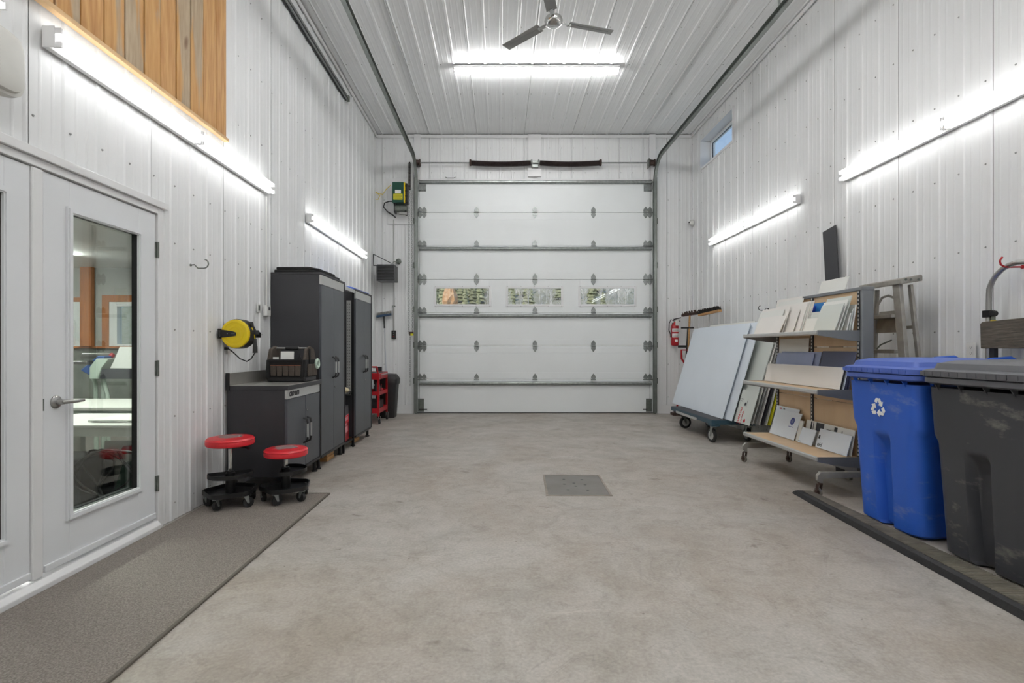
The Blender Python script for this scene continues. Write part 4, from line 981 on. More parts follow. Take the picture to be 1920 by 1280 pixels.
# hoist chain
hc = thing('hoist_chain', (at(769, 0, 9.2).x, 9.2, .5), 'long galvanised hand chain hanging left of the garage door track', 'chain')
def chain(x, y, z0, z1, nm, x2=None):
    mb = MB(); n = int((z1-z0)/.034); x2 = x if x2 is None else x2
    for i in range(n):
        z = z0+(z1-z0)*(i+.5)/n; xx = x+(x2-x)*(i+.5)/n; h = .022; w = .011
        if i % 2: pts = [(xx-w, y, z-h*.6), (xx, y, z-h), (xx+w, y, z-h*.6), (xx+w, y, z+h*.6), (xx, y, z+h), (xx-w, y, z+h*.6)]
        else: pts = [(xx, y-w, z-h*.6), (xx, y, z-h), (xx, y+w, z-h*.6), (xx, y+w, z+h*.6), (xx, y, z+h), (xx, y-w, z+h*.6)]
        mb.tube(pts, .0034, 4, True)
    mb.build(nm, m_galv, hc, kind='stuff')
cx_ = at(770, 0, 9.18).x; zk = at(0, 625, 9.18).z
chain(cx_-.035, 9.18, zk, at(0, 352, 9.18).z, 'chain_strand', cx_-.03)
chain(cx_+.035, 9.18, zk+.03, at(0, 352, 9.18).z, 'chain_strand', cx_+.01)
chain(cx_-.01, 9.18, at(0, 723, 9.18).z, zk, 'chain_strand')
MB().box(cx_-.03, cx_+.05, 9.17, 9.20, zk-.035, zk+.03).build('chain_keeper', m_brown, hc, bevel=.004)
MB().box(cx_+.0, cx_+.05, 9.165, 9.17, zk-.04, zk).build('yellow_tag', m_ylabel, hc)
MB().lathe((cx_-.02, 9.18, at(0, 356, 9.18).z), [(.012, 0), (.022, .01), (.022, .48), (.012, .5)], 10).build('chain_guard', m_spring, hc, smooth=True)
mb = MB()
for i in range(22): mb.lathe((cx_-.02, 9.18, at(0, 356, 9.18).z+.02+i*.021), [(.022, 0), (.027, .004), (.022, .008)], 10, cap=False)
mb.build('guard_ring', m_galv, hc, kind='stuff', smooth=True)
# deck brush standing in the corner
br = thing('deck_brush', (-2.0, 9.25, 0), 'blue-backed brush with a long pale pole standing head up in the corner', 'brush')
YQ = 9.24; a_, b_ = at(705.5, 593, YQ), at(733, 589, YQ)
MB().hexa([a_+Vector((0, 0, -.02)), b_+Vector((0, 0, -.02)), b_+Vector((0, 0, .02)), a_+Vector((0, 0, .02))], [p+Vector((0, .06, 0)) for p in (a_+Vector((0, 0, -.02)), b_+Vector((0, 0, -.02)), b_+Vector((0, 0, .02)), a_+Vector((0, 0, .02)))]).build('brush_back', mat('dark_blue_plastic', '#27425f', .5), br, bevel=.006)
mb = MB()
for i in range(40):
    for j in range(3):
        u = (i+.5)/40; p = a_.lerp(b_, u)+Vector((0, .01+.02*j, .02)); mb.cyl(p, p+Vector((random.uniform(-.012, .012), random.uniform(-.01, .01), .045)), .004, 4, .003)
mb.build('bristle', mat('grey_bristle', '#8a8983', .8, var=.3, vscale=60), br, kind='stuff')
p0 = (a_+b_)/2+Vector((0, .03, -.02)); p1 = at(727, 770, 9.20)
p1.z = .0
pm = p0.lerp(p1, .12)
MB().cyl(p0, pm, .014, 10).build('socket', m_black, br, smooth=True)
MB().cyl(pm, p1, .010, 10).build('pole', mat('pale_pole', '#c3c6cc', .4), br, smooth=True)

# ------------------------------------------------------------------ right of the garage door
# fire extinguisher
ex, ey = at(1265.5, 0, 9.25).x, 9.25
fe = thing('fire_extinguisher', (ex, ey, at(0, 648, 9.25).z), 'red fire extinguisher with white labels hanging right of the garage door', 'extinguisher')
z0 = at(0, 648, 9.25).z
MB().lathe((ex, ey, z0), [(.05, 0), (.064, .012), (.066, .03), (.066, .35), (.055, .385), (.03, .405), (.022, .42), (.022, .43)], 24).build('cylinder', m_redp, fe, smooth=True)
def arc(r_, z_a, z_b, a0, a1, n=10, cx=ex, cy=ey):
    return MB().add([(cx+r_*math.cos(a0+(a1-a0)*i/n), cy+r_*math.sin(a0+(a1-a0)*i/n), z) for z in (z_a, z_b) for i in range(n+1)], [(i, i+1, n+2+i, n+1+i) for i in range(n)])
arc(.0672, z0+.15, z0+.22, -PI*.85, -.3).build('label', m_paper, fe); arc(.0672, z0+.25, z0+.31, -PI*.85, -.3).build('label', m_paper, fe)
arc(.0672, z0+.07, z0+.11, -PI*.6, -PI*.35).build('label', m_paper, fe)
mb = MB()
for z in (.165, .18, .195, .265, .28): mb.v += []; q = arc(.0680, z0+z, z0+z+.005, -PI*.75, -PI*.3); mb.add(q.v, q.f)
mb.build('label_print', m_ink, fe)
MB().box(ex-.02, ex+.02, ey-.02, ey+.02, z0+.43, z0+.465).build('valve', m_chrome, fe, bevel=.004)
MB().prism([(ex-.02, z0+.465), (ex+.11, z0+.50), (ex+.11, z0+.515), (ex-.03, z0+.485)], ey-.012, ey+.012, 'Y').prism([(ex-.02, z0+.44), (ex+.10, z0+.44), (ex+.10, z0+.452), (ex-.02, z0+.455)], ey-.01, ey+.01, 'Y').build('squeeze_handle', m_blackm, fe, bevel=.002)
MB().tube([(ex-.02, ey-.01, z0+.455), (ex-.08, ey-.02, z0+.47), (ex-.11, ey-.02, z0+.40), (ex-.115, ey-.02, z0+.28), (ex-.085, ey-.02, z0+.20), (ex-.078, ey-.02, z0+.15)], [.008]*5+[.014], 8).build('hose', m_black, fe, smooth=True)
MB().box(ex-.015, ex+.045, ey-.075, ey-.0725, z0+.36, z0+.45).build('inspection_tag', m_paper, fe)
MB().box(ex-.02, ex+.02, ey+.06, YW, z0+.1, z0+.42).build('wall_bracket', m_galvd, fe)
# camera in the corner
sc = thing('security_camera', (XR-.05, YB-.1, at(0, 419, 9.3).z-.05), 'small white dome camera in the right back corner', 'camera')
zz = at(0, 419, 9.3).z
MB().lathe((XR-.02, YB-.12, zz), [(.055, 0), (.055, -.03), (.045, -.05)], 20, 'X').build('base', m_white, sc, smooth=True)
MB().lathe((XR-.07, YB-.12, zz), [(.043, 0), (.04, -.02), (.02, -.038), (.002, -.042)], 20, 'X').build('eyeball', m_white, sc, smooth=True)
MB().box(XR-.105, XR-.10, YB-.16, YB-.14, zz-.012, zz+.012).build('lens', m_black, sc)
MB().cyl((XR-.105, YB-.15, zz), (XR-.11, YB-.158, zz), .012, 12).build('lens', m_black, sc)
# brooms heads up against the right wall
bm_ = thing('push_broom', (3.42, 8.5, 0), 'push broom with a shaggy black bristle head up behind the sheet cart', 'broom')
pa, pb_ = Vector((3.40, 8.72, 1.78)), Vector((3.34, 7.78, 1.78))
MB().hexa([pa+Vector((-.03, 0, -.045)), pb_+Vector((-.03, 0, -.035)), pb_+Vector((-.03, 0, 0)), pa+Vector((-.03, 0, -.01))], [p+Vector((.06, 0, 0)) for p in (pa+Vector((-.03, 0, -.045)), pb_+Vector((-.03, 0, -.035)), pb_+Vector((-.03, 0, 0)), pa+Vector((-.03, 0, -.01)))]).build('head_block', m_wood, bm_, bevel=.004)
mb = MB(); random.seed(3)
for i in range(46):
    for j in range(4):
        u = (i+.5)/46; p = pa.lerp(pb_, u)+Vector((-.025+.016*j, 0, -.005)); mb.cyl(p, p+Vector((random.uniform(-.03, .01), random.uniform(-.012, .012), .06+random.uniform(-.012, .008))), .007, 4, .004)
mb.build('bristle', mat('black_bristle', '#26231f', .9, var=.4, vscale=60), bm_, kind='stuff')
MB().cyl(pa.lerp(pb_, .5)+Vector((0, 0, -.04)), (3.30, 8.38, 0), .013, 10).build('handle', mat('pale_handle', '#c9c9c6', .5), bm_, smooth=True)
b2_ = thing('wooden_broom', (3.3, 9.1, 0), 'worn broom with a bare wooden head and handle in the right back corner', 'broom')
pa, pb_ = Vector((3.27, 9.24, 1.78)), Vector((3.42, 8.90, 1.80))
MB().hexa([pa+Vector((0, 0, -.02)), pb_+Vector((0, 0, -.02)), pb_+Vector((0, 0, .02)), pa+Vector((0, 0, .02))], [p+Vector((.05, .03, 0)) for p in (pa+Vector((0, 0, -.02)), pb_+Vector((0, 0, -.02)), pb_+Vector((0, 0, .02)), pa+Vector((0, 0, .02)))]).build('head_block', m_brown, b2_, bevel=.004)
mb = MB()
for i in range(30):
    u = (i+.5)/30; p = pa.lerp(pb_, u)+Vector((.025, .015, .018)); mb.cyl(p, p+Vector((random.uniform(-.03, .03), random.uniform(-.02, .02), .045)), .008, 4, .004)
mb.build('bristle', mat('brown_bristle', '#4e4238', .9, var=.4, vscale=60), b2_, kind='stuff')
MB().cyl(pa.lerp(pb_, .5)+Vector((.02, .01, -.02)), (3.30, 9.12, 0), .016, 10).build('handle', m_wood, b2_, smooth=True)
# red jack
jk = thing('floor_jack', (3.18, 9.15, 0), 'red upright hand jack with black T-shaped handles behind the sheet cart', 'jack')
YJ = 9.1
def J(px, py): return at(px, py, YJ)
MB().box(J(1260, 0).x, J(1276, 0).x+.02, YJ-.06, YJ+.10, 0, .045).build('base_plate', m_brown, jk, bevel=.006)
MB().box(J(1264, 0).x, J(1273, 0).x+.02, YJ-.02, YJ+.04, .045, .10).build('base_socket', m_brown, jk, bevel=.004)
MB().tube([(J(1269, 0).x, YJ, .09), (J(1274, 0).x, YJ, .55), J(1282, 700), J(1285, 683), J(1278, 672), J(1277.5, 656), J(1289, 656), J(1290, 672), J(1286, 690)], .017, 10).build('red_post', m_redp, jk, smooth=True)
MB().cyl(J(1271.5, 649.5), J(1286, 649.5), .022, 10).build('lower_handle', m_black, jk, smooth=True)
MB().cyl(J(1286, 683), J(1290, 615), .014, 10).build('ratchet_rod', m_black, jk, smooth=True)
MB().cyl(J(1277, 614.5), J(1299.5, 614.5)+Vector((0, -.03, 0)), .014, 10).build('upper_handle', m_black, jk, smooth=True)

# sheet cart
sc_ = thing('sheet_cart', (2.93, 7.0, 0), 'low teal steel panel cart on big rubber castors along the right wall', 'cart')
dk = .232
MB().box(2.655, 2.70, 6.42, 7.95, dk, .288).box(3.18, 3.225, 6.42, 7.95, dk, .288).box(2.70, 3.18, 6.42, 6.47, dk, .288).box(2.70, 3.18, 7.90, 7.95, dk, .288).box(2.70, 3.18, 7.15, 7.20, dk, .288).build('frame', m_teal, sc_, bevel=.003)
MB().box(2.66, 3.22, 6.425, 7.945, .2885, .2915).build('deck', m_dark, sc_)
MB().box(2.645, 2.655, 6.9, 7.7, dk-.012, dk+.02).build('side_strip', m_silver, sc_)
def castor(x, y, z1, r_, w, a, par, mwheel, msteel, hub=None):
    ca, sa = math.cos(a), math.sin(a); ox, oy = x+ca*r_*.45, y+sa*r_*.45; nx_, ny_ = -sa, ca
    c = MB().lathe((0, 0, 0), [(r_*.5, -w/2), (r_*.92, -w/2), (r_, -w*.3), (r_, w*.3), (r_*.92, w/2), (r_*.5, w/2)], 22, 'X')
    M = Matrix.Translation((ox, oy, r_)) @ Matrix.Rotation(a+PI/2, 4, 'Z'); c.v = [M @ v for v in c.v]; c = c.build('castor_wheel', mwheel, par, smooth=True)
    h = MB().lathe((0, 0, 0), [(.01, -w/2-.002), (r_*.62, -w/2-.002), (r_*.7, -w*.2), (r_*.7, w*.2), (r_*.62, w/2+.002), (.01, w/2+.002)], 18, 'X'); h.v = [M @ v for v in h.v]
    h.build('hub', hub or m_silver, c, smooth=True)
    f = MB()
    for s_ in (-1, 1):
        b0 = Vector((x+nx_*s_*(w/2+.008), y+ny_*s_*(w/2+.008), z1-.006)); b1 = Vector((ox+nx_*s_*(w/2+.008), oy+ny_*s_*(w/2+.008), r_*.85)); d = Vector((ca, sa, 0))
        q = [b0-d*r_*.25, b0+d*r_*.45, b1+d*.010, b1-d*.010]; f.hexa(q, [p+Vector((nx_*s_*.004, ny_*s_*.004, 0)) for p in q])
    f.cyl((x, y, z1-.012), (x, y, z1), r_*.5, 14); f.cyl((ox-nx_*(w/2+.016), oy-ny_*(w/2+.016), r_), (ox+nx_*(w/2+.016), oy+ny_*(w/2+.016), r_), .008, 8)
    f.build('fork', msteel, c)
for x, y, a in ((2.70, 6.46, PI/2+.15), (2.72, 7.62, PI*.05), (3.17, 6.52, PI/2), (3.17, 7.75, PI/2)):
    MB().box(x-.055, x+.055, y-.055, y+.055, .213, .2315).build('castor_pad', m_teal, sc_)
    castor(x, y, .2128, .088 if True else .1, .036, a, sc_, m_rubber, m_galv)
NB = 0
def board(xb, y0, y1, z0, xt, z1, th, m, label, name='foam_board', cat='board', prints=None, edge=None, skew=0, group=None):
    """sheet leaning towards +x"""
    d = Vector((xt-xb, 0, z1-z0)).normalized(); n_ = Vector((d.z, 0, -d.x))*th
    q = [Vector((xb, y0, z0)), Vector((xb, y1, z0)), Vector((xt, y1+skew, z1)), Vector((xt, y0+skew, z1))]
    mb = MB().hexa(q, [p+n_ for p in q])
    if not prints: return mb.build(name, m, None, label, cat, group)
    t = thing(name, ((xb+xt)/2, (y0+y1)/2, z0), label, cat, group); mb.build('sheet', m, t)
    M = frame((xb, y1, z0), (0, -1, 0), (d.x, 0, d.z))     # x towards the viewer along the sheet, y up, z out to the left
    for pr in prints: pr(t, M)
    return t
def P_box(x0, x1, y0, y1, m, nm='print'):
    return lambda t, M: MB(M).box(x0, x1, y0, y1, .0002, .0010).build(nm, m, t)
def P_text(x, y, s_, body, m, rot=0):
    return lambda t, M: text('print', body, s_, m, t, M @ Matrix.Translation((x, y, .0008)) @ Matrix.Rotation(rot, 4, 'Z'), .0003, .001)
zd = .2965
board(2.81, 6.47, 8.35, zd, 3.165, 1.505, .004, m_boardb, 'big pale blue-white sheet leaning at the front of the sheet cart', 'large_sheet', 'sheet')
board(2.845, 6.30, 8.25, zd, 3.205, 1.515, .01, m_boardb, 'second large pale sheet just behind the front one on the sheet cart', 'large_sheet', 'sheet')
board(2.885, 6.50, 7.9, zd, 3.245, 1.54, .006, m_board, 'third large white sheet on the cart, its top edge above the second', 'large_sheet', 'sheet')
import functools
board(2.872, 5.90, 6.285, zd, 2.985, .69, .005, m_boardg, 'small printed sample sheet with red and black marks leaning on the cart end', 'printed_sheet', 'sheet', prints=[
    P_text(.10, .09, .05, 'THÉÂTRE', m_inkr, PI/2*.97), P_text(.16, .07, .035, 'CULTUREL', m_inkr, PI/2*.97), P_box(.215, .26, .02, .05, m_inkr), P_box(.225, .25, .05, .062, m_inkr),
    P_box(.03, .08, .26, .268, m_ink), P_box(.03, .08, .285, .293, m_ink), lambda t, M: MB(M).lathe((.16, .235, .0004), [(.002, 0), (.022, .0002), (.022, .0006)], 16).build('print', m_ink, t), P_box(.19, .194, .2, .3, m_ink)])
cols = [(m_boardg, 'pale green'), (m_board, 'white'), (m_edge, 'grey'), (m_board2, 'ivory'), (m_dark, 'black'), (m_board, 'white-edged'), (m_ylabel, 'yellow-edged')]
ords = ['first', 'second', 'third', 'fourth', 'fifth', 'sixth', 'seventh']
for i, (m_, nm) in enumerate(cols):
    board(2.925+.033*i, 6.02-.015*i, 7.7, zd, 3.285+.022*i, 1.49-.01*i, .010, m_, '%s tall sheet, %s of those jutting past the near end of the sheet cart' % (nm, ords[i]), 'tall_sheet', 'sheet', group='tall sheets on the near end of the cart')

# gondola display shelf
gn = thing('gondola_shelf', (2.8, 4.74, 0), 'grey steel display shelf with maple panels and three shelves on small castors', 'shelf')
gy0, gy1, gx = 4.12, 5.36, 2.905
for y in (gy0+.0, (gy0+gy1)/2, gy1-.03):
    u = MB().box(gx-.012, gx+.03, y, y+.028, .2, 1.66).build('slotted_upright', m_gondd, gn)
    mb = MB()
    for k in range(44): mb.box(gx-.0135, gx-.012, y+.010, y+.018, .26+k*.032, .278+k*.032)
    mb.build('slot', m_paper, u, kind='stuff')
for (a, b) in ((gy0+.028, (gy0+gy1)/2), ((gy0+gy1)/2+.028, gy1-.03)):
    for (c, d) in ((.25, .73), (.735, 1.20), (1.205, 1.655)): MB().box(gx, gx+.016, a+.001, b-.001, c, d).build('maple_panel', m_maple, gn)
MB().box(gx-.012, gx+.085, gy0-.03, gy0-.002, .15, 1.665).build('end_post', m_gond, gn, bevel=.008)
MB().box(gx-.015, gx+.088, gy0-.033, gy1+.005, 1.655, 1.685).build('top_rail', m_gond, gn, bevel=.006)
MB().box(gx+.02, gx+.08, gy1-.03, gy1, .15, 1.655).build('end_post', m_gond, gn, bevel=.006)
MB().box(gx-.01, gx+.05, gy0, gy1, .17, .23).build('base_beam', m_gond, gn, bevel=.003)
for z, nm in ((1.332, 'top'), (.852, 'middle'), (.312, 'bottom')):
    s_ = MB().box(2.565, gx-.014, gy0+.008, gy1-.008, z-.014, z).build('shelf_board', m_maple, gn)
    MB().prism([(2.545, z-.024), (2.553, z-.034), (2.565, z-.034), (2.565, z+.003), (2.553, z+.003), (2.545, z-.004)], gy0-.004, gy1+.004, 'Y').build('ticket_rail', m_silver, s_, bevel=.002)
    for y in (gy0-.006, gy1): MB().prism([(2.552, z-.036), (2.552, z+.004), (gx-.012, z+.004), (gx-.012, z-.085), (gx-.12, z-.075)], y, y+.006, 'Y').build('end_bracket', m_gond, s_)
for y in (4.085, 5.335):
    f = MB().prism([(2.535, .175), (2.535, .135), (2.56, .115), (2.58, .115), (2.58, .150), (3.05, .165), (3.05, .205), (2.56, .205)], y, y+.03, 'Y').build('base_foot', m_alu, gn, bevel=.004)
    castor(2.56, y+.012, .115, .036, .02, PI*.6, gn, mat('grey_tyre', '#6e695f', .6) if y < 5 else MATS['grey_tyre'], m_brown, m_brown)
    castor(3.03, y+.012, .165, .036, .02, PI*.6, gn, MATS['grey_tyre'], m_brown, m_brown)

g1 = 'boards on the top display shelf'; zt = 1.337
board(2.60, 4.77, 5.24, zt, 2.672, 1.50, .005, m_board2, 'low ivory board at the front left of the top display shelf')
board(2.625, 4.86, 5.30, zt, 2.70, 1.56, .005, m_board, 'white board behind the low ivory one, left of the top display shelf')
board(2.645, 4.80, 5.30, zt, 2.72, 1.585, .005, m_board2, 'taller ivory board third from the front, left of the top display shelf')
board(2.665, 4.67, 5.02, zt, 2.735, 1.545, .005, m_board2, 'ivory board just left of the blue pieces, in front of the fanned stack')
for i in range(5):
    board(2.688+.0125*i, 4.605-.008*i, 5.12, zt, 2.765+.0105*i, 1.60+.004*i, .006, m_board if i % 2 else m_board2, ['frontmost', 'second', 'third', 'fourth', 'rearmost'][i]+' sheet of the fanned white stack left of the blue pieces', group='fanned white stack on the top shelf')
board(2.775, 4.80, 5.22, zt, 2.845, 1.66, .005, m_board, 'tall white board rising behind the left end of the top shelf')
board(2.795, 4.84, 5.28, zt, 2.86, 1.685, .005, m_board2, 'tallest ivory board at the back left of the top display shelf')
board(2.822, 4.52, 4.765, zt, 2.868, 1.60, .005, m_bl2, 'sky blue board at the back of the top display shelf')
board(2.812, 4.63, 4.763, zt, 2.856, 1.575, .005, m_bl1, 'small royal blue board overlapping the sky blue one')
board(2.735, 4.44, 4.565, zt, 2.78, 1.51, .005, m_boardg, 'pale green board just below the blue pieces')
board(2.715, 4.42, 4.60, zt, 2.75, 1.455, .005, m_board, 'short white board in front of the pale green one, top display shelf')
board(2.695, 4.128, 4.41, zt, 2.775, 1.555, .006, m_boardg, 'front pale green board at the right of the top display shelf')
board(2.722, 4.127, 4.432, zt, 2.805, 1.585, .006, m_board, 'white board behind the front right one on the top display shelf')
board(2.748, 4.126, 4.435, zt, 2.835, 1.615, .006, m_boardg, 'tallest pale green board at the right of the top display shelf')
for i in range(3): board(2.79+.022*i, 4.126, 4.30, zt, 2.822+.022*i, 1.475+.035*i, .010, m_boardg if i % 2 else m_board, ['front', 'middle', 'rear'][i]+' narrow board of three at the near end of the top shelf', group='narrow boards at the near end of the top shelf')
zm = .857
board(2.735, 4.13, 5.30, zm, 2.775, 1.035, .006, m_board2, 'long white board at the front of the middle display shelf')
board(2.751, 4.13, 5.20, zm, 2.789, 1.03, .006, m_dark, 'dark board right behind the long white one, middle display shelf')
board(2.767, 4.13, 5.1, zm, 2.806, 1.035, .007, m_boardb, 'pale blue board behind the dark one, middle display shelf')
board(2.786, 4.64, 5.25, zm, 2.848, 1.145, .005, m_lav, 'glossy lavender blue board on the middle display shelf')
board(2.802, 4.56, 5.2, zm, 2.866, 1.158, .005, m_lav, 'second lavender board slightly behind, middle display shelf')
board(2.806, 4.125, 4.555, zm, 2.872, 1.165, .005, m_navy, 'slate blue board at the right of the middle display shelf')
board(2.788, 4.13, 4.40, zm, 2.832, 1.06, .005, m_navy, 'small slate blue board in front of the larger slate one')
board(2.862, 4.78, 5.28, zm, 2.884, 1.285, .006, m_board, 'tall white board under the top shelf, back left of the middle one')
zl = .317
def logo(t, M):
    for k in range(5): MB(M).tube([(.33+.03*math.cos(a_)*math.cos(k*.6), .175+.035*math.sin(a_), .0012) for a_ in [2*PI*i/14 for i in range(14)]], .0022, 4, True).build('logo', m_inkb, t)
board(2.785, 4.86, 5.30, zl, 2.868, .565, .005, m_boardb, 'pale board with a round blue emblem on the bottom display shelf', prints=[logo, P_box(.29, .37, .115, .121, m_inkb)])
board(2.812, 4.93, 5.33, zl, 2.885, .60, .005, m_boardb, 'pale board behind the blue emblem one with a small red mark', prints=[P_box(.06, .10, .262, .274, m_inkr), P_box(.13, .16, .264, .272, m_ink)])
board(2.80, 4.80, 4.855, zl, 2.845, .51, .012, m_board, 'narrow white board between the emblem board and the small pale one')
board(2.785, 4.58, 4.79, zl, 2.832, .455, .005, m_boardb, 'small blank pale board in the middle of the bottom display shelf', prints=[P_box(.0, .04, .012, .016, m_ink)])
board(2.80, 4.14, 4.55, zl, 2.848, .48, .005, m_boardb, 'wide blank pale board at the right of the bottom display shelf', prints=[P_text(.05, .03, .05, 'old', m_ink), P_box(.01, .03, .08, .11, m_ink)])
board(2.838, 4.14, 4.79, zl, 2.872, .525, .005, m_board, 'printed board with black squares at the back of the bottom shelf', prints=[P_box(.07, .09, .13, .205, m_ink), P_box(.105, .115, .13, .205, m_ink), P_box(.15, .26, .13, .205, m_dark), P_box(.30, .36, .16, .165, m_ink), P_box(.40, .44, .14, .20, m_ink), P_box(.5, .58, .15, .156, m_ink), P_box(.5, .506, .15, .18, m_ink)])
# on top of the display shelf / behind it
board(2.93, 4.35, 4.72, 1.686, 2.965, 1.805, .006, m_board, 'short white board standing on the top rail of the display shelf')
q0 = [Vector((3.24, 4.74, .0)), Vector((3.24, 4.94, .0)), Vector((3.478, 5.52, 2.44)), Vector((3.478, 5.31, 2.47))]
st = MB().hexa(q0, [p+Vector((.010, 0, -.0)) for p in q0]).build('black_strip_board', m_dark, None, 'long narrow black board leaning on the right wall behind the display shelf', 'board')

# step ladder
ld = thing('step_ladder', (3.25, 4.3, 0), 'worn grey aluminium step ladder folded between display shelf and right wall', 'ladder')
def rail(p, q, w, d, nm, m=m_alu):
    p, q = Vector(p), Vector(q); ax = (q-p).normalized(); s_ = Vector((0, 1, 0)); s_ = (s_-ax*s_.dot(ax)).normalized(); n_ = ax.cross(s_)
    M = Matrix(((s_.x, n_.x, ax.x, p.x), (s_.y, n_.y, ax.y, p.y), (s_.z, n_.z, ax.z, p.z), (0, 0, 0, 1))); L = (q-p).length
    return MB(M).box(-w/2, w/2, -d/2, d/2, 0, L).build(nm, m, ld, bevel=.003)
FN = ((3.17, 3.90, 0), (3.212, 4.14, 1.72)); FF = ((3.17, 4.66, 0), (3.225, 4.46, 1.72))
RN = ((3.34, 3.93, 0), (3.285, 4.10, 1.70)); RF = ((3.34, 4.62, 0), (3.30, 4.48, 1.70))
rail(*FN, .072, .03, 'front_rail'); rail(*FF, .072, .03, 'front_rail'); rail(*RN, .034, .022, 'rear_rail'); rail(*RF, .034, .022, 'rear_rail')
for k in range(1, 6):
    u = k/6+.02; a_ = Vector(FN[0]).lerp(Vector(FN[1]), u); b_ = Vector(FF[0]).lerp(Vector(FF[1]), u)
    MB().box(a_.x-.045, a_.x+.04, a_.y+.03, b_.y-.03, a_.z-.03, a_.z).build('tread', m_alu, ld, bevel=.004)
for u in (.2, .5, .8):
    a_ = Vector(RN[0]).lerp(Vector(RN[1]), u); b_ = Vector(RF[0]).lerp(Vector(RF[1]), u)
    MB().box(a_.x-.008, a_.x+.008, a_.y, b_.y, a_.z-.012, a_.z+.012).build('rear_brace', m_alu, ld)
MB().prism([(3.175, 1.70), (3.345, 1.725), (3.345, 1.768), (3.33, 1.775), (3.175, 1.745)], 4.05, 4.53, 'Y').build('top_cap', m_alu, ld, bevel=.006)
for x in (3.21, 3.25, 3.31): MB().cyl((x, 4.045, 1.735), (x, 4.052, 1.735), .009, 8).build('rivet', m_galvd, ld)
MB().tube([(3.24, 4.42, 1.30), (3.24, 4.40, 1.55), (3.24, 4.34, 1.62), (3.24, 4.27, 1.63), (3.24, 4.2, 1.60)], .010, 6).build('pail_shelf_arm', m_alu, ld, smooth=True)
MB().prism([(4.42, 1.32), (4.18, 1.32), (4.20, 1.50), (4.37, 1.50)], 3.238, 3.244, 'X').build('pail_shelf', m_alu, ld)
MB().tube([(3.19, 4.43, 1.1), (3.24, 4.36, 1.22), (3.29, 4.30, 1.26)], .007, 6).build('spreader', m_galvd, ld)
MB().tube([(3.20, 4.16, .9), (3.25, 4.12, 1.13), (3.31, 4.06, .92)], .010, 6).build('spreader', m_alu, ld)

# rubber-topped runner under the bins
rn = thing('rubber_runner', (2.43, 2.6, 0), 'long black rubber runner ramp lying along the front of the bins', 'runner')
yN, yFar = .6, 4.22
def rsec(y, w0, w1, h): return [(w0, y, 0), (w0+.012, y, h*.75), (w0+.03, y, h), (w1-.02, y, h), (w1, y, h*.6), (w1, y, 0)]
MB().loft([rsec(yN, 2.20, 2.50, .05), rsec(2.2, 2.285, 2.51, .05), rsec(3.9, 2.375, 2.515, .05), rsec(4.08, 2.39, 2.51, .046), rsec(4.17, 2.395, 2.49, .036), rsec(yFar, 2.405, 2.46, .02)]).build('body', m_rubber, rn, bevel=.004)
mb = MB(); y = .8
while y < 4.1:
    w0 = 2.285+(y-2.2)*.053+.034; mb.box(w0, 2.488, y, y+.007, .0495, .0535); y += .0145
mb.build('groove_rib', mat('dusty_rubber', '#6e685e', .8, var=.35, vscale=7), rn, kind='stuff')

# wheeled bins
def bin_mat(name, col, scuff):
    m = bpy.data.materials.new(name); m.use_nodes = True; n = m.node_tree.nodes; L = m.node_tree.links; b = n['Principled BSDF']
    tc = n.new('ShaderNodeTexCoord'); mp = n.new('ShaderNodeMapping'); mp.inputs['Scale'].default_value = (1, 1, 2.4); L.new(tc.outputs['Object'], mp.inputs[0])
    x = n.new('ShaderNodeTexNoise'); x.inputs['Scale'].default_value = 4.2; x.inputs['Detail'].default_value = 7; x.inputs['Roughness'].default_value = .65; L.new(mp.outputs[0], x.inputs['Vector'])
    r = n.new('ShaderNodeValToRGB'); r.color_ramp.elements[0].position = .59; r.color_ramp.elements[0].color = (0,0,0,1); r.color_ramp.elements[1].position = .74; r.color_ramp.elements[1].color = (.55,.55,.55,1); L.new(x.outputs[0], r.inputs[0])
    y_ = n.new('ShaderNodeTexNoise'); y_.inputs['Scale'].default_value = 1.6; y_.inputs['Detail'].default_value = 4; L.new(tc.outputs['Object'], y_.inputs['Vector'])
    c0 = n.new('ShaderNodeValToRGB'); c = lin(col); c0.color_ramp.elements[0].color = tuple(v*.85 for v in c[:3])+(1,); c0.color_ramp.elements[1].color = tuple(v*1.15 for v in c[:3])+(1,); L.new(y_.outputs[0], c0.inputs[0])
    mx = n.new('ShaderNodeMixRGB'); L.new(r.outputs[0], mx.inputs[0]); L.new(c0.outputs[0], mx.inputs[1]); mx.inputs[2].default_value = lin(scuff); L.new(mx.outputs[0], b.inputs['Base Color'])
    b.inputs['Roughness'].default_value = .42
    MATS[name] = m; return m
m_bluebin = bin_mat('scuffed_blue_plastic', '#2a5bbb', '#8794ad'); m_blkbin = bin_mat('scuffed_black_plastic', '#3b3c40', '#98958c')
m_bluelid = bin_mat('sun_faded_blue_lid', '#4d66b4', '#8e9cc4'); m_blklid = bin_mat('sun_faded_black_lid', '#5b5c60', '#8c897f')
def sst(a, b, x):
    t = max(0, min(1, (x-a)/(b-a))); return t*t*(3-2*t)
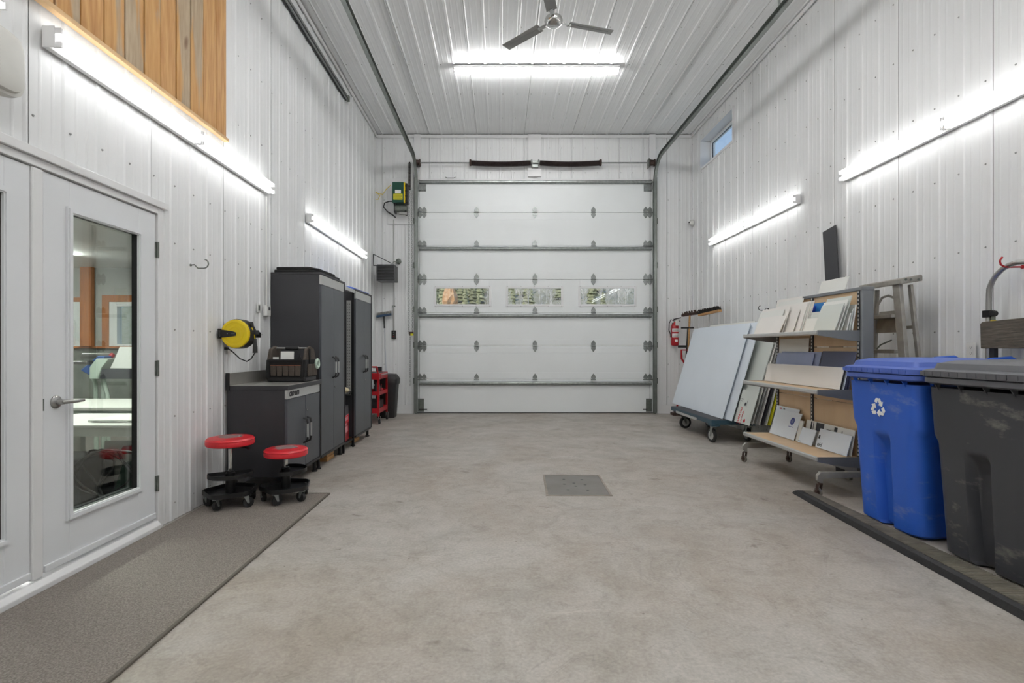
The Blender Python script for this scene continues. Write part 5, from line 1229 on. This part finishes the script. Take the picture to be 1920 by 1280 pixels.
def wheeled_bin(xf, yc, m, label, mlid):
    t = thing('wheeled_bin', (xf+.35, yc, 0), label, 'bin')
    # outline in (u = depth from front, v = across)
    def section(z):
        k = z/1.0
        hw = .262+.022*k+(.024*sst(.66, .72, z)); u0 = .045*(1-k); u1 = .60+.06*k+.0
        r_ = .085-.03*k; pts = []
        N = 18
        # start rear right corner and walk: straight samples + corner arcs
        def seg(p, q, n):
            for i in range(n): pts.append((p[0]+(q[0]-p[0])*i/n, p[1]+(q[1]-p[1])*i/n))
        def arcp(cx, cy, a0, n=7):
            for i in range(n): a = a0+PI/2*i/n; pts.append((cx+r_*math.cos(a), cy+r_*math.sin(a)))
        seg((u0, hw-r_), (u0, -(hw-r_)), 44); arcp(u0+r_, -(hw-r_), PI); seg((u0+r_, -hw), (u1-r_, -hw), 16); arcp(u1-r_, -(hw-r_), 3*PI/2)
        seg((u1, -(hw-r_)), (u1, hw-r_), 10); arcp(u1-r_, hw-r_, 0); seg((u1-r_, hw), (u0+r_, hw), 16); arcp(u0+r_, hw-r_, PI/2)
        out = []
        for (u, v) in pts:
            du = 0
            if u < u0+.02:     # front recess
                w = sst(.078, .052, abs(v)) if abs(v) < .078 else 0
                w = 1-sst(.050, .075, abs(v))
                top = 1-sst(.60, .66, z+0*v); ramp = 1-sst(.52, .64, z)*.55
                du = .06*w*top*ramp
            dv = 0
            if u > u0+.10 and u < u1-.06 and abs(v) > hw*.8:     # side panels slightly sunk below the shoulder
                dv = -math.copysign(.012*(1-sst(.60, .64, z))*sst(u0+.10, u0+.16, u), v)
            zz = .035+z*.965
            wob = 0
            if z == 0: pass
            out.append((xf+u+du, yc-v-dv, zz-.035+.0+(.035 if False else 0)))
        return out
    zl_ = [0.012, .03, .10, .2, .3, .4, .48, .52, .55, .58, .60, .62, .64, .66, .68, .70, .72, .74, .8, .9, 1.0]
    rings = [section(z) for z in zl_]
    b0 = [(x+(.02 if x < xf+.3 else -.02), y+( -.015 if y > yc else .015), .012) for x, y, z in rings[0]]
    rings[0] = [(x, y, .03) for x, y, z in rings[0]]
    MB().loft([b0]+rings).build('bin_body', m, t, smooth=True)
    # rim
    hw = .318; x0, x1 = xf-.030, xf+.70
    def rr_(a, b, c, d, r_, z): return rrect((a+b)/2, (c+d)/2, (b-a)/2, (d-c)/2, r_, z, 5)
    MB().loft([rr_(x0+.02, x1-.02, yc-hw+.02, yc+hw-.02, .05, .985), rr_(x0, x1, yc-hw, yc+hw, .06, .995), rr_(x0, x1, yc-hw, yc+hw, .06, 1.022), rr_(x0+.01, x1-.01, yc-hw+.01, yc+hw-.01, .06, 1.027)]).build('rim', mlid, t, smooth=True)
    for k in range(4):      # webs under the rim
        y = yc-.22+k*.147; MB().prism([(xf-.022, .985), (xf+.012, .985), (xf+.012, .93)], y-.003, y+.003, 'Y').build('rim_web', m, t)
    for k in range(4):
        x = xf+.10+k*.13; MB().prism([(yc-.313, .985), (yc-.288, .985), (yc-.288, .93 if k else .80)], x-.003, x+.003, 'X').build('rim_web', m, t)
    ld_ = MB().loft([rr_(x0-.006, x1+.01, yc-hw-.006, yc+hw+.006, .06, 1.029), rr_(x0-.008, x1+.01, yc-hw-.008, yc+hw+.008, .06, 1.062), rr_(x0+.01, x1, yc-hw+.01, yc+hw-.01, .06, 1.070),
         rr_(x0+.03, x1-.01, yc-hw+.03, yc+hw-.03, .06, 1.074), rr_(x0+.04, x1-.02, yc-hw+.04, yc+hw-.04, .06, 1.105), rr_(x0+.09, x1-.06, yc-hw+.10, yc+hw-.10, .06, 1.122), rr_(x0+.22, x1-.2, yc-.10, yc+.10, .05, 1.130)]).build('lid', mlid, t, smooth=True)
    mb = MB()
    for k in range(11): y = yc-.27+k*.054; mb.box(x0-.0105, x0-.006, y, y+.030, 1.034, 1.058)
    for k in range(12): x = x0+.05+k*.054; mb.box(x, x+.030, yc-hw-.0105, yc-hw-.006, 1.034, 1.058)
    mb.build('lid_notch', mlid, ld_, kind='stuff')
    MB().tube([(x1-.16, yc-.2, 1.115), (x1-.02, yc-.2, 1.125), (x1+.03, yc-.2, 1.10), (x1+.03, yc+.2, 1.10), (x1-.02, yc+.2, 1.125), (x1-.16, yc+.2, 1.115)], .016, 8).build('rear_handle', m, t, smooth=True)
    for s_ in (-1, 1):
        MB().box(x1-.04, x1+.02, yc+s_*.25-.03, yc+s_*.25+.03, 1.03, 1.10).build('hinge_lug', m, t, bevel=.008)
        w = MB().lathe((xf+.63, yc+s_*.30, .125), [(.05, -.028), (.115, -.028), (.125, -.018), (.125, .018), (.115, .028), (.05, .028)], 24, 'Y').build('wheel', m_rubber, t, smooth=True)
        MB().lathe((xf+.63, yc+s_*.30, .125), [(.012, -.032), (.06, -.030), (.06, .030), (.012, .032)], 16, 'Y').build('hub', m_black, w, smooth=True)
    MB().cyl((xf+.63, yc-.33, .125), (xf+.63, yc+.33, .125), .011, 10).build('axle', m_galvd, t)
    return t
bb = wheeled_bin(2.522, 3.408, m_bluebin, 'scuffed blue wheeled bin with a white recycling symbol', m_bluelid)
kb = wheeled_bin(2.528, 2.732, m_blkbin, 'scuffed black wheeled bin cut by the right edge of the picture', m_blklid)
# recycling symbol on the front of the blue bin
cy_, cz_ = 3.425, .795; xr = 2.5285
mb = MB()
def tri_pt(a, r_): return (math.cos(a)*r_, math.sin(a)*r_)
for k in range(3):
    c_, s_ = math.cos(k*2*PI/3), math.sin(k*2*PI/3)
    for q in ([(-.43, .50), (-.225, .85), (.05, .85), (-.02, .60), (-.14, .38)], [(.11, .85), (.225, .85), (.437, .483), (.593, .573), (.473, .12), (.004, .233), (.16, .323), (.03, .59)]):
        P = [(cy_-(x*c_-y*s_)*.076, cz_+(x*s_+y*c_)*.076) for x, y in q]; mb.prism(P, xr-.0015, xr+.0005, 'X')
mb.build('recycling_symbol', m_paper, bb)

# hand truck hanging on a red hook
hk = thing('hand_truck', (3.42, 3.38, 0), 'grey tubular hand truck with a weathered wooden slat behind the black bin', 'hand truck')
xt_, ya, yb2 = 3.40, 3.565, 3.16
pts = [(xt_, ya, .0), (xt_, ya, 1.1), (xt_, ya-.004, 1.52)]
for k in range(1, 12):
    a = PI-PI*k/12*1.0; pts.append((xt_, (ya+yb2)/2+(ya-yb2)/2*math.cos(PI-a), 1.55+.205*math.sin(a)))
pts += [(xt_, yb2+.004, 1.52), (xt_, yb2, 1.1), (xt_, yb2, 0)]
MB().tube(pts, .0165, 12).build('tube_frame', m_nickel, hk, smooth=True)
MB().cyl((xt_, ya-.05, .3), (xt_, yb2+.05, .3), .012, 8).cyl((xt_, ya-.05, .8), (xt_, yb2+.05, .8), .012, 8).build('cross_bar', m_nickel, hk)
m_slat = mat('weathered_dark_plank', '#3f3931', .8, col2='#6a6153', vscale=9, stretch=(1, 1, 12), bump=.3, bscale=20)
MB().prism([(ya+.01, 1.19), (ya+.015, 1.36), (ya-.0, 1.375), (2.95, 1.40), (2.95, 1.19)], xt_-.045, xt_-.018, 'X').build('wooden_slat', m_slat, hk, bevel=.004)
MB().box(xt_-.022, xt_+.022, ya-.03, ya+.026, 1.405, 1.455).lathe((xt_-.02, ya-.045, 1.43), [(.02, 0), (.02, .03)], 12, 'X').build('clamp', m_blackm, hk, bevel=.004)
MB().cyl((xt_, ya-.036, 1.38), (xt_, ya-.036, 1.41), .012, 8).build('clamp_pin', m_galvd, hk); MB().cyl((xt_, ya-.036, 1.372), (xt_, ya-.036, 1.384), .017, 10).build('yellow_washer', m_yel, hk)
MB().box(xt_-.01, xt_+.02, ya-.05, ya-.02, .05, 1.19).build('rear_channel', m_gondd, hk)
t = thing('red_hook', (XR-.02, 3.40, 1.74), 'red coated wall hook holding the grey hand truck', 'hook')
pts = [(XR-.018, 3.42, 1.735), (xt_+.0, 3.42, 1.733), (xt_-.03, 3.42, 1.735), (xt_-.055, 3.42, 1.75), (xt_-.062, 3.42, 1.775), (xt_-.045, 3.42, 1.80)]
MB().tube(pts, .006, 8).build('hook_rod', m_redp, t, smooth=True)
MB().lathe((XR-.018, 3.42, 1.735), [(.014, 0), (.012, -.006)], 10, 'X').build('collar', m_redp, t)

# floor drain
dr = thing('floor_drain', (.85, 4.4, 0), 'square steel drain plate with small holes set in the concrete floor', 'drain')
def FP(px, py): Y = F*CH/(py-VY); return Vector(((px-VX)/F*Y, Y, 0))
c4 = [FP(1024, 929.5), FP(1149, 930), FP(1124, 890.3), FP(1017.3, 889.6)]
cen = sum(c4, Vector())/4
def ringq(k, z): return [cen+(p-cen)*k+Vector((0, 0, z)) for p in c4]
MB().loft([ringq(1.0, .0), ringq(1.0, .0030), ringq(.93, .0030), ringq(.93, .0)]).build('drain_frame', mat('worn_frame', '#8f867b', .55, .3, var=.2, vscale=20), dr)
mb = MB().add(ringq(.925, .0020)+ringq(.925, .0002), [(0,1,2,3), (7,6,5,4), (0,4,5,1), (1,5,6,2), (2,6,7,3), (3,7,4,0)])
mb.build('drain_plate', mat('worn_plate', '#7a7671', .5, .35, var=.12, vscale=5), dr)
mb = MB()
for (px, py) in ((1057, 898.7), (1091, 899.4), (1076, 905.8), (1058, 907.8), (1097, 909), (1079.5, 911.5), (1065, 918.5), (1102, 919.3)):
    p = FP(px, py); mb.cyl((p.x, p.y, .0015), (p.x, p.y, .0026), .013, 12)
mb.build('drain_hole', m_black, dr)

# ------------------------------------------------------------------ the side room behind the glazed door
SX0, SX1, SY0, SY1, SZ = -8.6, XL-.12, .2, 9.1, 2.62
MB().box(SX0, SX1, SY0, SY1, -.1, 0).build('floor', mat('dark_side_floor', '#6b655e', .6), kind='structure')
MB().box(SX0, SX1, SY0, SY1, SZ, SZ+.1).build('ceiling', m_trim, kind='structure')
MB().box(SX0, SX1, SY0-.1, SY0, 0, SZ).build('wall_side_room_near', m_trim, kind='structure')
MB().box(SX0-.1, SX0, SY0, SY1, 0, SZ).build('wall_side_room_left', m_trim, kind='structure')
def SF(px, py): return at(px, py, SY1)
m_pine = mat('pine_casing', '#a8693a', .55, var=.15, vscale=5, stretch=(6, 6, .6))
wa, wb_ = SF(206, 566), SF(275, 646)
mb = MB().box(SX0, wa.x, SY1, SY1+.15, 1.2, SZ).box(wb_.x, SX1, SY1, SY1+.15, 1.2, SZ).box(wa.x, wb_.x, SY1, SY1+.15, wa.z, SZ)
mb.build('wall_side_room_far', mat('pale_grey_wall', '#a9a9a6', .6), kind='structure')
MB().box(SX0, SX1, SY1, SY1+.15, 0, 1.2).build('wall_side_room_dado', mat('mottled_grey_dado', '#7c7f78', .7, var=.25, vscale=6, detail=8), kind='structure')
MB().box(SX0, SX1, SY1-.06, SY1, 1.19, 1.225).build('trim_40', m_pine, kind='structure')
w2 = thing('window_2', ((wa.x+wb_.x)/2, SY1, 1.225), kind='structure')
mb = MB()
for (a, b, c, d) in ((wa.x-.0, wa.x+.14, 1.225, wa.z), (wb_.x-.1, wb_.x, 1.225, wa.z), (wa.x+.14, wb_.x-.1, 1.225, 1.26), (wa.x+.14, wb_.x-.1, wa.z-.08, wa.z)): mb.box(a, b, SY1-.02, SY1+.1, c, d)
mb.build('frame', m_trim, w2, bevel=.004)
MB().box(wa.x+.14, wb_.x-.1, SY1+.04, SY1+.045, 1.26, wa.z-.08).build('pane', m_wglass, w2)
mb = MB().box(wa.x-.12, wa.x, SY1-.03, SY1, 1.225, wa.z).box(wa.x-.12, wb_.x+.1, SY1-.03, SY1, wa.z, wa.z+.12).build('casing', m_pine, w2)
p_ = SF(160, 515); q_ = SF(180, 515)
MB().box(p_.x, q_.x, SY1-.12, SY1-.03, 1.225, SZ).build('trim_41', m_pine, kind='structure', bevel=.004)
d4 = thing('door_4', (SF(147, 0).x, SY1, 1.2), kind='structure')
MB().box(SF(128, 0).x, SF(154, 0).x, SY1-.04, SY1-.01, 1.226, SF(0, 566).z-.002).build('door_slab', m_doorw, d4)
MB().box(SF(154, 0).x, SF(159, 0).x, SY1-.05, SY1-.01, 1.226, SF(0, 566).z).box(SF(128, 0).x, SF(159, 0).x, SY1-.05, SY1-.01, SF(0, 566).z, SF(0, 558).z).build('casing', m_pine, d4)
for a, b in ((134, 139), (143, 150)):
    for c, d in ((600, 575), (640, 607)): MB().box(SF(a, 0).x, SF(b, 0).x, SY1-.045, SY1-.04, SF(0, c).z, SF(0, d).z).build('raised_panel', m_doorw, d4, bevel=.004)
fixture((0,1,0), (-3.75, 4.2, SZ-.002), 2.3, (0,0,-1), 'ceiling strip light in the room behind the glazed door', None, tm=m_tube4)
fixture((0,1,0), (-6.6, 7.2, SZ-.002), 1.2, (0,0,-1), 'short ceiling light seen through the top left of the door glass', None, tm=m_tube4)
# machine seen through the glass
YM = 5.6
def MP(px, py, y=YM): return at(px, py, y)
pr = thing('wide_format_laminator', (-4.2, YM, 0), 'blue and pale green roll machine seen through the door glass', 'machine')
m_pg = mat('pale_green_enamel', '#bcc9bd', .4); m_mb = mat('machine_blue', '#2f5391', .4)
a_, b_ = MP(168, 675), MP(190, 675)
MB().prism([(MP(170, 0).x, MP(0, 710).z), (MP(170, 0).x, MP(0, 688).z), (MP(183, 0).x, MP(0, 672).z), (MP(206, 0).x, MP(0, 672).z), (MP(192, 0).x, MP(0, 690).z), (MP(186, 0).x, MP(0, 710).z)], YM-.02, YM+.12, 'Y').build('end_housing', m_pg, pr, bevel=.006)
MB().box(MP(186, 0).x, MP(300, 0).x, YM, YM+.10, MP(0, 710).z, MP(0, 692).z).build('beam', m_dark, pr, bevel=.004)
MB().prism([(MP(143, 0).x, MP(0, 694).z), (MP(160, 0).x, MP(0, 704).z), (MP(176, 0).x, MP(0, 686).z), (MP(190, 0).x, MP(0, 668).z), (MP(176, 0).x, MP(0, 667).z)], YM+.05, YM+.16, 'Y').build('blue_cover', m_mb, pr, bevel=.01)
MB().box(MP(157, 0).x, MP(171, 0).x, YM+.045, YM+.05, MP(0, 684).z, MP(0, 676).z).build('badge', m_dark, pr)
MB().cyl((MP(120, 0).x, YM+.25, MP(0, 667, YM+.25).z), (MP(178, 0).x, YM+.25, MP(0, 667, YM+.25).z), .03, 16).cyl((MP(110, 0).x, YM+.2, MP(0, 680, YM+.2).z), (MP(160, 0).x, YM+.2, MP(0, 680, YM+.2).z), .02, 14).build('roller', m_nickel, pr, smooth=True)
MB().lathe((MP(180, 0).x, YM+.2, MP(0, 666, YM+.2).z), [(.02, 0), (.03, .02), (.02, .04)], 12, 'X').build('red_knob', m_redp, pr, smooth=True)
MB().tube([MP(160, 704)+Vector((0, .1, 0)), MP(165, 720)+Vector((0, .1, 0)), MP(167, 760)+Vector((0, .1, 0)), Vector((MP(167, 0).x, YM+.1, 0))], .022, 8).tube([MP(186, 710)+Vector((0, .06, 0)), MP(194, 742)+Vector((0, .06, 0)), Vector((MP(196, 0).x, YM+.06, 0))], .02, 8).tube([MP(178, 706)+Vector((0, .12, 0)), Vector((MP(178, 0).x, YM+.12, 0))], .024, 8).box(MP(280, 0).x-.03, MP(280, 0).x+.03, YM, YM+.1, 0, MP(0, 710).z).build('stand_leg', m_pg, pr, smooth=True)
small('paper_roll_sheet', 'white paper sheet curving over the roll machine behind the glass', 'paper', MB().prism([(MP(204, 0).x, MP(0, 690).z), (MP(213, 0).x, MP(0, 672).z), (MP(222, 0).x, MP(0, 650).z), (MP(262, 0).x, MP(0, 650).z), (MP(290, 0).x, MP(0, 691).z)], YM+.02, YM+.05, 'Y'), m_paper)
def table(x0, x1, y0, y1, z, th, label, name, mtop, ml, apron=.06):
    t = thing(name, ((x0+x1)/2, (y0+y1)/2, 0), label, 'table')
    MB().box(x0, x1, y0, y1, z-th, z).build('table_top', mtop, t, bevel=.003)
    MB().box(x0+.02, x1-.02, y0+.02, y0+.05, z-th-apron, z-th).build('apron', ml, t)
    for x in (x0+.02, x1-.07):
        for y in (y0+.02, y1-.07): MB().box(x, x+.05, y, y+.05, 0, z-th).build('leg', ml, t)
    return t
table(-4.4, -2.62, 4.48, 5.28, .672, .028, 'pale worktable behind the glass, the higher of the two', 'worktable', mat('pale_table_top', '#d3d2cb', .4), m_pg, .03)
table(-3.6, -2.60, 3.70, 4.38, .635, .02, 'lower white bench behind the glass with boards on it', 'low_bench', m_offw, m_offw, .065)
small('board_stack', 'stack of white boards on the low bench behind the glass', 'boards', MB().box(-3.10, -2.80, 3.85, 4.2, .636, .645).box(-3.08, -2.74, 3.83, 4.15, .6455, .655), m_paper)
small('small_carton', 'small cream carton at the right of the low bench behind the glass', 'box', MB().box(-2.76, -2.64, 3.84, 4.0, .636, .675), m_board2)
gb = small('storage_tote', 'dark green box on the floor under the bench behind the glass', 'box', MB().prism([(-2.95, 0), (-2.62, 0), (-2.62, .33), (-2.84, .33)], 3.85, 4.2, 'Y'), mat('dark_green_box', '#1f3a2f', .5), bevel=.01)
small('white_panel_offcut', 'white offcut leaning on the floor under the bench behind the glass', 'board', MB(frame((-3.1, 4.25, 0), (1, .1, 0), (0, .15, 1))).box(-.2, .25, 0, .42, 0, .01), m_paper)
small('dark_crate', 'dark grey crate at the left under the bench behind the glass', 'box', MB().box(-3.55, -3.12, 3.8, 4.15, 0, .36), m_dark, bevel=.01)
rh = thing('hose_coil', (-2.75, 3.98, .33), 'red hose handle lying on the green box behind the glass', 'hose')
MB().tube([(-2.92, 3.98, .40), (-2.82, 3.98, .41), (-2.70, 3.98, .42), (-2.62, 3.98, .41)], .032, 10).build('red_grip', m_redp, rh, smooth=True)
MB().box(-2.80, -2.76, 3.95, 4.01, .331, .40).build('grip_foot', m_redp, rh)
for k in range(4):
    r_ = .16+.03*k
    small('black_cable', ['widest', 'second widest', 'third widest', 'smallest'][3-k]+' loop of black cable under the bench behind the glass', 'cable', MB().tube([(-3.0+.09*k+r_*(.8+.35*math.sin(2*a_+k*1.7))*math.cos(a_), 3.78-.035*k, .26+r_*math.sin(a_)*(1-.1*k)+.02) for a_ in [2*PI*i/24 for i in range(24)]], .008, 6, True), m_black, smooth=True)

# ------------------------------------------------------------------ the wooded hillside outside
def hz(x, y): return max(-.3, (y-75)*.24)+noise.noise(Vector((x*.03, y*.03, 0)))*2.5*min(1, max(0, (y-60)/60))-.15
mb = MB(); nx, ny = 40, 30; vs = []
for j in range(ny+1):
    for i in range(nx+1):
        x = -90+230*i/nx; y = 9.6+(j/ny)**1.4*260; vs.append((x, y, hz(x, y)))
mb.add(vs, [(j*(nx+1)+i, j*(nx+1)+i+1, (j+1)*(nx+1)+i+1, (j+1)*(nx+1)+i) for j in range(ny) for i in range(nx)])
m_hill = mat('leaf_litter_ground', '#8f8a66', .95, col2='#b3a898', vscale=1.2)
gnd = mb.build('ground', m_hill, kind='structure', smooth=True)
def folmat(name, a, b): return mat(name, a, .9, col2=b, vscale=1.3, objrand=.25, spec=.1)
m_con = folmat('conifer_needles', '#7c7d58', '#a8a482'); m_or = folmat('orange_larch_needles', '#d8a070', '#ecc6a0'); m_tw = folmat('grey_twigs', '#c4bbb2', '#e6e0d8'); m_bark = mat('grey_bark', '#7d746b', .9)
def conifer(h, r_, m, nm, lab, grp, seed):
    random.seed(seed); t = thing(nm, (0, 0, 0), lab, 'tree', grp)
    MB().cyl((0, 0, 0), (0, 0, h*.95), .12, 6, .02).build('trunk', m_bark, t)
    mb = MB(); n = 11; T = 9
    for k in range(T):
        z0 = h*(.10+.86*k/T); rr = r_*(1-k/T)**.8+.12; z1 = z0+h*.20
        vs = [(rr*random.uniform(.65, 1.15)*math.cos(2*PI*i/n+k), rr*random.uniform(.65, 1.15)*math.sin(2*PI*i/n+k), z0-random.uniform(0, .25)*rr) for i in range(n)]+[(0, 0, min(z1, h))]
        mb.add(vs, [(i, (i+1) % n, n) for i in range(n)]+[tuple(range(n-1, -1, -1))])
    mb.build('crown', m, t); return t
def bare(h, lab, grp, seed):
    random.seed(seed); t = thing('bare_tree', (0, 0, 0), lab, 'tree', grp)
    MB().tube([(0, 0, 0), (.1, .05, h*.4), (0, 0, h*.8)], [.11, .08, .03], 5).build('trunk', m_tw, t)
    mb = MB()
    for k in range(46):
        u = random.uniform(.15, .8); a = random.uniform(0, 2*PI); l = h*random.uniform(.16, .34)*(1.15-u); z = h*u
        p = Vector((0, 0, z)); q = p+Vector((math.cos(a)*l*.7, math.sin(a)*l*.7, l)); mb.cyl(p, q, .035, 3, .012, False)
        for j in range(3):
            b = a+random.uniform(-1, 1); w = p.lerp(q, random.uniform(.3, .9)); mb.cyl(w, w+Vector((math.cos(b)*l*.4, math.sin(b)*l*.4, l*.6)), .018, 3, .008, False)
    mb.build('branch', m_tw, t, kind='stuff'); return t

wn = {'l': 'left', 'm': 'middle', 'r': 'right'}
protos = {'c': [conifer(8, 1.7, m_con, 'conifer_tree', None, None, k) for k in (1, 2, 3)], 'b': [bare(8, None, None, k) for k in (4, 5, 6)]}
for v in protos.values():
    for p in v: p['category'] = 'tree'
random.seed(21); used = {}
xo = at(843, 0, 106).x
ot = thing('larch_tree', (0, 0, 0), 'single orange-leaved tree in the left garage door window', 'tree')
MB().cyl((0, 0, 0), (0, 0, 5), .14, 6, .05).build('trunk', m_bark, ot)
mb = MB(); rings = []
for k, (h, r_) in enumerate(((1.2, .5), (2.2, 1.3), (3.4, 1.7), (4.8, 1.5), (6.0, 1.0), (6.9, .5), (7.3, .15))):
    rings.append([(r_*random.uniform(.75, 1.15)*math.cos(2*PI*i/14), r_*random.uniform(.75, 1.15)*math.sin(2*PI*i/14), h+random.uniform(-.3, .3)) for i in range(14)])
mb.loft(rings).build('crown', m_or, ot)
ot.location = (xo, 106, hz(xo, 106)+.4)
def plant(kind, x, y, s_, px):
    k = random.randrange(3); p = protos[kind][k]
    o = p if (kind, k) not in used else dup(p)
    used[(kind, k)] = 1
    w = 'l' if px < 934 else ('m' if px < 1070 else 'r')
    nm = 'dark olive conifer' if kind == 'c' else 'grey leafless tree'
    o['label'] = '%s on the hillside beyond the %s garage door window' % (nm, wn[w]); o['group'] = '%ss beyond the %s window' % (nm, wn[w])
    o.location = (x, y, hz(x, y)-.1); o.rotation_euler = (0, 0, random.uniform(0, 6.28)); o.scale = (s_, s_, s_)
for row in range(11):
    y = 106+row*6.5; x0, x1 = at(806, 0, y).x, at(1200, 0, y).x; n = int((x1-x0)/4.2)
    for i in range(n):
        x = x0+(x1-x0)*(i+.5+(.25 if row % 2 else -.25)+random.uniform(-.1, .1))/n; yy = y+random.uniform(-1, 1); px = VX+x/yy*F
        if row < 1 and 820 < px < 866: continue
        pc = .75 if px < 930 else (.5 if px < 1010 else .15)
        plant('c' if random.random() < pc else 'b', x, yy, random.uniform(.75, 1.1) if row else .7, px)
